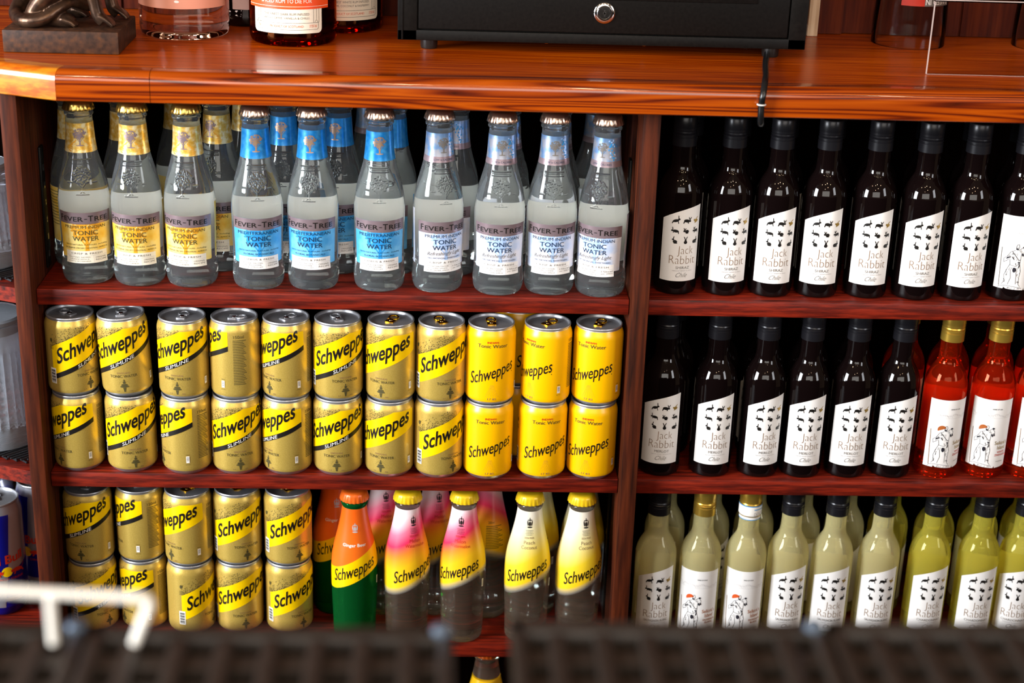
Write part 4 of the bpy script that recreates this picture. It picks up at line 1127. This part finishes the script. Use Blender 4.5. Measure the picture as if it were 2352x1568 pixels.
for yy, s in ((0.058, 1), (0.104, -1)):
    limb([(0.012, yy + 0.012 * s, zp + 0.060), (0.038, yy, zp + 0.052), (0.012, yy - 0.004 * s, zp + 0.022), (0.004, yy - 0.004 * s, zp + 0.009)], [0.022, 0.016, 0.010, 0.0085])
    limb([(0.004, yy - 0.004 * s, zp + 0.0075), (0.022, yy - 0.006 * s, zp + 0.008), (0.040, yy - 0.006 * s, zp + 0.0075), (0.048, yy - 0.006 * s, zp + 0.005)], [0.0075, 0.0068, 0.0078, 0.0050])
    for q in range(4): limb([(0.036, yy - (0.006 - 0.0042 * (q - 1.5)) * s, zp + 0.0095), (0.045, yy - (0.006 - 0.0046 * (q - 1.5)) * s, zp + 0.0068), (0.0520 - abs(q - 1.5) * 0.001, yy - (0.006 - 0.0048 * (q - 1.5)) * s, zp + 0.0022)], [0.0022, 0.0026, 0.0018])
for yy, xo in ((0.056, 0.0), (0.104, 0.006)):
    limb([(0.058 + xo, yy + (0.08 - yy) * 0.3, zp + 0.085), (0.060 + xo, yy, zp + 0.060), (0.068 + xo, yy, zp + 0.034), (0.072 + xo, yy, zp + 0.014), (0.078 + xo, yy, zp + 0.0065)], [0.018, 0.0125, 0.0075, 0.0070, 0.0068])
    for q in range(4): limb([(0.074 + xo, yy + 0.0034 * (q - 1.5), zp + 0.013), (0.083 + xo, yy + 0.0042 * (q - 1.5), zp + 0.0075), (0.0895 + xo - abs(q - 1.5) * 0.001, yy + 0.0046 * (q - 1.5), zp + 0.0020)], [0.0025, 0.0026, 0.0016])
limb([(0.004, 0.080, zp + 0.045), (0.018, 0.080, zp + 0.062), (0.040, 0.080, zp + 0.088), (0.055, 0.080, zp + 0.115)], [0.024, 0.030, 0.030, 0.024])
limb([(0.055, 0.080, zp + 0.110), (0.060, 0.080, zp + 0.145), (0.070, 0.080, zp + 0.165)], [0.020, 0.014, 0.013])
limb([(0.066, 0.080, zp + 0.168), (0.085, 0.080, zp + 0.164), (0.104, 0.080, zp + 0.156)], [0.0145, 0.0105, 0.0060])
for s in (-1, 1): limb([(0.062, 0.080 + 0.007 * s, zp + 0.176), (0.058, 0.080 + 0.010 * s, zp + 0.192), (0.060, 0.080 + 0.011 * s, zp + 0.204)], [0.006, 0.005, 0.001])
limb([(-0.006, 0.086, zp + 0.028), (-0.014, 0.066, zp + 0.012), (-0.002, 0.046, zp + 0.0072), (0.018, 0.042, zp + 0.010), (0.034, 0.052, zp + 0.020), (0.044, 0.066, zp + 0.025), (0.056, 0.078, zp + 0.020), (0.062, 0.084, zp + 0.016)], [0.010, 0.0085, 0.0072, 0.0066, 0.0060, 0.0064, 0.0072, 0.0045])
tmp = b.build('temp_body', smooth=0)
rm = tmp.modifiers.new('r', 'REMESH'); rm.mode = 'VOXEL'; rm.voxel_size = 0.0011
sm = tmp.modifiers.new('s', 'SMOOTH'); sm.iterations = 3; sm.factor = 0.5
bpy.context.view_layer.update()
me = bpy.data.meshes.new_from_object(tmp.evaluated_get(bpy.context.evaluated_depsgraph_get()))
bpy.data.objects.remove(tmp)
me.materials.clear(); me.materials.append(MT['bronze'])
for p in me.polygons: p.use_smooth = True
o = bpy.data.objects.new('animal_body', me); COL.objects.link(o); o.parent = st


def spirit(name, label, cat, loc, R, glassmat, H, capmat, deco, rot=0.0):
    root = empty(name, label, cat, None, (loc[0], loc[1], ZC + 0.0003), rot)
    P = rz([(0.0, 0.010), (R * 0.6, 0.008), (R * 0.80, 0.0015), (R * 0.88, 0), (R * 0.96, 0.0022), (R, 0.009), (R, 0.014)], 4) + rz([(R, 0.016), (R, H * 0.55), (R * 0.93, H * 0.63), (R * 0.66, H * 0.71), (R * 0.36, H * 0.77), (R * 0.30, H * 0.84), (R * 0.30, H * 0.90)], 5)
    b = MB(); b.lathe(P, glassmat, 72); b.build('glass_body', root, smooth=60)
    b = MB(); b.lathe([(R * 0.34, H * 0.885), (R * 0.37, H * 0.887), (R * 0.37, H * 0.995), (R * 0.34, H), (0.0004, H)], capmat, 40); b.build('stopper', root)
    b = MB(); deco(b, lambda z: R, R); b.build('front_label', root, smooth=50)
    return root


def rum_label(sub):
    def d(b, RF, R):
        f = 0.0005; big = 0.0405
        wrap(b, rrect(-big, big, 0.0150, 0.110, 0.005), 'paper_cream', RF, 0.0002, R, 0.003)
        sc = [(-0.0500, 0.0465 + 0.0004)]
        for i in range(68): sc += [(-0.0500 + 0.1 * i / 68, 0.0415), (-0.0500 + 0.1 * (i + 0.5) / 68, 0.0405)]
        wrap(b, ([(x, z) for x, z in sc] + [(0.0500, 0.0415), (0.0500, 0.064), (-0.0500, 0.064)], [tuple(range(len(sc) + 3))]), 'orange_lab', RF, 0.0005, R, 0.003)
        wrap(b, rect(-0.0495, 0.0495, 0.0436, 0.0440), 'paper_cream', RF, 0.0008, R, 0.003)
        wrap(b, text('SPICED RUM TO DIE FOR', 0.0, 0.0475, 0.0042, 0.056), 'paper_cream', RF, 0.0008, R)
        wrap(b, text(sub[0], 0, 0.0344, 0.0026, 0.050), 'ink_grey', RF, f, R)
        wrap(b, text(sub[1], 0, 0.0300, 0.0026, 0.051), 'ink_grey', RF, f, R)
        fr = [(-0.036, 0.0262), (0.036, 0.0262)]
        wrap(b, both(line(fr, 0.0003), line([(-0.036, 0.0262), (-0.036, 0.0205), (-0.0345, 0.0190), (0.0345, 0.0190), (0.036, 0.0205), (0.036, 0.0262)], 0.0003),
                     *[line([(s * x, 0.0262 if i else 0.030), (s * x, 0.041)], 0.0003) for s in (-1, 1) for i, x in enumerate((0.0335, 0.0300, 0.0365))],
                     *[line([(s * 0.0335 - 0.0022, 0.0263), (s * 0.0335, 0.0295), (s * 0.0335 + 0.0022, 0.0263)], 0.0003) for s in (-1, 1)]), 'ink_black', RF, f, R)
        wrap(b, text('PRODUCT OF SCOTLAND', 0, 0.0215, 0.0024, 0.037), 'ink_orange', RF, f, R)
        wrap(b, both(text('70cl', -0.0320, 0.0213, 0.0030, 0.0032), text('37.5% Vol', 0.0295, 0.0213, 0.0030, 0.0085)), 'ink_orange', RF, f, R)
    return d


def gin_label(b, RF, R):
    wrap(b, rect(-0.062, 0.062, 0.0345, 0.120), 'salmon', RF, 0.0003, R, 0.003)
    wrap(b, text('g', 0.0, 0.038, 0.020, 0.012, bold=0.02), 'ink_white', RF, 0.0006, R)


def pink_label(b, RF, R):
    wrap(b, rrect(-0.026, 0.034, 0.0200, 0.11, 0.001), 'pinkpaper', RF, 0.0003, R, 0.003)
    wrap(b, both(*[ell(0.026 - 0.006 * sin(i * 0.35), 0.0235 + 0.004 * i, 0.0011, 0.0008) for i in range(12)]), 'ink_black', RF, 0.0005, R)


spirit('gin_bottle', 'wide clear gin bottle with salmon pink label beside the bronze statuette', 'bottle', (0.1450, 0.1605), 0.0492, 'gin_glass', 0.29, 'screw_gold', gin_label)
spirit('rum_bottle', 'dark rum bottle with cream label and orange band, nearest the counter edge', 'bottle', (0.2669, 0.1381), 0.0474, 'rum_glass', 0.29, 'screw_black', rum_label(('THE FINEST DARK RUM INFUSED', 'WITH COFFEE, VANILLA & CHILLI.')), rad(-4))
spirit('rum_bottle', 'dark rum bottle tucked behind the front one beside the cash drawer', 'bottle', (0.3140, 0.2235), 0.0474, 'rum_glass', 0.29, 'screw_black', rum_label(('THE FINEST WHITE RUM INFUSED', 'WITH LIME, COCONUT & RASPBERRY')), rad(14))
spirit('liqueur_bottle', 'black bottle with pale pink label between the gin and rum bottles', 'bottle', (0.2060, 0.2380), 0.0360, 'red_wine', 0.27, 'screw_black', pink_label, rad(20))

# cash drawer
dr = empty('cash_drawer', 'black steel cash drawer with keyed chrome lock standing on the counter', 'cash drawer')
X0, X1, YF, YB, ZB, ZT = 0.3827, 0.8247, 0.088, 0.262, ZC + 0.0130, ZC + 0.118
b = MB(); b.rbox(X0 + 0.009, X1 - 0.009, YF + 0.004, YB, ZB, ZT, 'blackmetal', 0.001); b.build('case', dr)
b = MB(); fx0, fx1, fz0, fz1 = 0.4035, 0.8055, ZB + 0.0105, ZT - 0.012
b.rbox(X0, X1, YF, YF + 0.0035, ZB - 0.0005, fz0, 'blackmetal', 0.0008); b.rbox(X0, X1, YF, YF + 0.0035, fz1, ZT + 0.0005, 'blackmetal', 0.0008)
b.rbox(X0, fx0, YF, YF + 0.0035, ZB - 0.0005, ZT + 0.0005, 'blackmetal', 0.0008); b.rbox(fx1, X1, YF, YF + 0.0035, ZB - 0.0005, ZT + 0.0005, 'blackmetal', 0.0008)
b.rbox(X0 + 0.004, X0 + 0.006, YF - 0.0008, YF + 0.002, ZB, ZT, 'blackmetal', 0.0004); b.build('front_frame', dr)
b = MB(); b.rbox(fx0 + 0.0015, fx1 - 0.0015, YF - 0.0012, YF + 0.0035, fz0 + 0.0015, fz1 - 0.0015, 'blackmetal', 0.0012)
df = b.build('drawer_front', dr)
b = MB(); b.rbox(0.56, 0.7690, YF - 0.0020, YF - 0.0011, ZC + 0.0608, ZT - 0.018, 'blackmetal', 0.0008); b.build('slot_plate', df)
b = MB(); lc = (0.604, ZC + 0.0470)
m = MB(); m.lathe([(0.0112, 0.0), (0.0112, 0.0012), (0.0100, 0.0020), (0.0082, 0.0022), (0.0080, 0.0034), (0.0074, 0.0040), (0.0062, 0.0040), (0.0060, 0.0030), (0.0002, 0.0030)], 'chrome', 40)
b.add([(lc[0] + x, YF - 0.0012 - z, lc[1] + y) for x, y, z in m.v], [tuple(reversed(f)) for f in m.f], 'chrome'); lk = b.build('lock', df, smooth=40)
b = MB(); b.box(lc[0] - 0.0007, lc[0] + 0.0007, YF - 0.0044, YF - 0.0040, lc[1] - 0.0034, lc[1] + 0.0034, 'blackplastic'); b.box(lc[0] - 0.0018, lc[0] + 0.0018, YF - 0.0044, YF - 0.0040, lc[1] - 0.001, lc[1] + 0.001, 'blackplastic'); b.build('keyway', lk, smooth=0)
for x in (0.4163, 0.792):
    for y in (0.112, 0.235):
        b = MB(); b.lathe([(0.0085, ZC + 0.0002), (0.0092, ZC + 0.002), (0.0098, ZB + 0.0005)], 'blackplastic', 24, c=(x, y)); b.build('foot', dr)
for x in (0.5435, 0.6500):
    b = MB(); b.lathe([(0.0002, ZB - 0.0022), (0.0022, ZB - 0.0018), (0.0034, ZB), (0.0034, ZB + 0.0005)], 'chrome', 16, c=(x, YF + 0.008)); b.build('screw', dr)

# cable over the counter edge, with its tie
b = MB(); cp = spline([(0.800, 0.170, ZC + 0.0040), (0.790, 0.118, ZC + 0.0040), (0.7745, 0.046, ZC + 0.0042), (0.7640, -0.012, ZC + 0.0046), (0.7590, -0.0360, ZC + 0.0056), (0.7565, -0.0480, ZC + 0.0036), (0.7540, -0.0562, ZC - 0.0070), (0.7535, -0.0552, ZC - 0.0170), (0.7540, -0.0552, ZC - 0.0300), (0.7560, -0.0490, ZC - 0.0380), (0.7600, -0.0250, ZC - 0.0400)], 6)
b.tube(cp, 0.0034, 'cable', 12)
cb = b.build('power_cable', smooth=60); tag(cb, 'black cable running from the cash drawer over the counter edge', 'cable')
b = MB(); b.tube([(0.7535 + 0.0040 * cos(a), -0.0552 + 0.0040 * sin(a), ZC - 0.0165) for a in [2 * pi * k / 20 for k in range(21)]], 0.0008, 'tie', 8, caps=False); b.build('cable_tie', cb)

b = MB(); b.rbox(0.8600, 0.8722, 0.2380, 0.2530, ZC + 0.0003, ZC + 0.26, 'batten', 0.0008); tag(b.build('wooden_batten'), 'pale bare wood batten standing upright beside the cash drawer', 'batten')


def pint(label, loc, printed):
    root = empty('upturned_glass', label, 'glass', 'upturned glasses at the back of the counter', loc); R, H = 0.0420, 0.150
    b = MB(); b.lathe([(R - 0.0015, 0.0002), (R - 0.0005, 0), (R, 0.001), (R * 0.995, 0.03), (R * 0.84, H - 0.004), (R * 0.81, H), (0.0004, H), (0.0004, H - 0.008), (R * 0.78, H - 0.010), (R * 0.965, 0.02), (R - 0.002, 0.001), (R - 0.0015, 0.0002)], 'jar_glass', 64, close=False); b.build('glass_body', root, smooth=40)
    if printed:
        RF = rfun([(R * 0.995, 0.03), (R * 0.84, H - 0.004)]); b = MB()
        wrap(b, rect(-0.0240, 0.0030, 0.0490, 0.090), 'ink_red', RF, 0.0004, R, 0.003)
        wrap(b, rect(0.0030, 0.0400, 0.0490, 0.064), 'ink_grey', RF, 0.0004, R, 0.003)
        wrap(b, text('RAISED IN', 0.0205, 0.0505, 0.0068, 0.033, flip=True, bold=0.015), 'ink_white', RF, 0.0007, R)
        b.build('printed_badge', root, smooth=50)


pint('upturned clear glass with red and white inverted lettering by the panelled wall', (0.9726, 0.2120, ZC + 0.0003), True)
pint('plain upturned clear glass behind the acrylic stand', (1.1394, 0.2120, ZC + 0.0003), False)
ac = empty('display_stand', 'clear acrylic display stand on the counter near the wine bay', 'display stand')
b = MB(); b.box(0.9460, 1.2, 0.0350, 0.0378, ZC + 0.0003, ZC + 0.0765, 'acrylic'); b.box(0.9453, 0.9460, 0.0350, 0.0378, ZC + 0.0003, ZC + 0.0765, 'acrylic_edge'); b.box(0.9453, 1.2, 0.0345, 0.0350, ZC + 0.0003, ZC + 0.0006, 'acrylic_edge'); b.build('front_panel', ac, smooth=0)
b = MB(); b.box(0.9460, 1.2, 0.0350, 0.1250, ZC + 0.0768, ZC + 0.0796, 'acrylic'); b.box(0.9453, 1.2, 0.0345, 0.0350, ZC + 0.0780, ZC + 0.0790, 'acrylic_edge'); b.build('top_panel', ac, smooth=0)
b = MB(); b.box(0.9460, 1.2, 0.1222, 0.1250, ZC + 0.0799, ZC + 0.16, 'acrylic'); b.build('back_panel', ac, smooth=0)

# ------------------------------------------------------------------ foreground: black grids on the service bar
def grid(label, x0, x1, y0, y1, z):
    root = empty('drainer_grid', label, 'drainer grid', 'black drainer grids on the service bar'); b = MB(); h = 0.020; e = 0.012
    b.box(x0, x1, y0, y1, z - h - 0.004, z - h, 'tray')
    for a in ((x0, x0 + 0.008, y0, y1), (x1 - 0.008, x1, y0, y1), (x0, x1, y1 - e, y1), (x0, x1, y0, y0 + e)): b.rbox(a[0], a[1], a[2], a[3], z - h, z, 'tray', 0.002)
    n = max(1, round((x1 - x0) / 0.0222)); p = (x1 - x0) / n
    for i in range(1, n): b.rbox(x0 + i * p - 0.0045, x0 + i * p + 0.0045, y0 + e, y1 - e, z - h, z - 0.0005, 'tray', 0.0015)
    y = y1 - e - 0.0118
    while y > y0 + e + 0.013:
        b.box(x0, x1, y - 0.0130, y, z - h, z - 0.003, 'tray'); y -= 0.0248
    b.build('grid', root, smooth=40)
    for cx in (x1 - 0.006,):
        c = MB(); c.lathe([(0.0052, z - 0.001), (0.0050, z + 0.002), (0.0036, z + 0.0036), (0.0002, z + 0.0042)], 'corner_glint', 20, c=(cx, y1 - 0.006)); c.build('glint_bump', root)  # bump added to carry the bluish corner highlight in its colour


ZG = 0.834
grid('black drainer grid on the service bar under the white wire rack', 0.060, 0.2615, -1.42, -0.9495, ZG)
grid('black drainer grid on the service bar beside the gap, below the cans', 0.2625, 0.4400, -1.42, -0.9510, ZG)
grid('black drainer grid on the service bar across the gap, below the white wines', 0.4685, 0.6270, -1.42, -0.9440, ZG)
grid('black drainer grid on the service bar farthest from the white wire rack', 0.6285, 0.7900, -1.42, -0.9425, ZG)
wr = empty('wire_rack', 'white coated wire rack standing on the black drainer grid', 'wire rack'); yw = -0.970; zw = ZG + 0.0003
b = MB(); b.tube([(0.090, yw, 0.8698), (0.2905, yw, 0.8597), (0.2940, yw, 0.8588), (0.2945, yw, 0.8565), (0.2910, yw, 0.8470), (0.2862, yw, zw + 0.0002)], 0.0025, 'white_wire', 12); b.build('rail', wr, smooth=60)
for x in (0.2478, 0.170, 0.100):
    b = MB(); b.tube([(x, yw, 0.8698 - (x - 0.09) * 0.05), (x, yw, zw)], 0.0023, 'white_wire', 12); b.build('leg', wr, smooth=60)
b = MB(); b.rbox(-1.2, 2.2, -1.60, -1.030, -0.0999, ZG - 0.0243, 'darkwood', 0.004); tag(b.build('service_bar'), 'dark service bar counter carrying the black drainer grids', 'bar counter')
for k in list(PROTO):
    if not PROTO[k][1]: print('UNUSED', k)
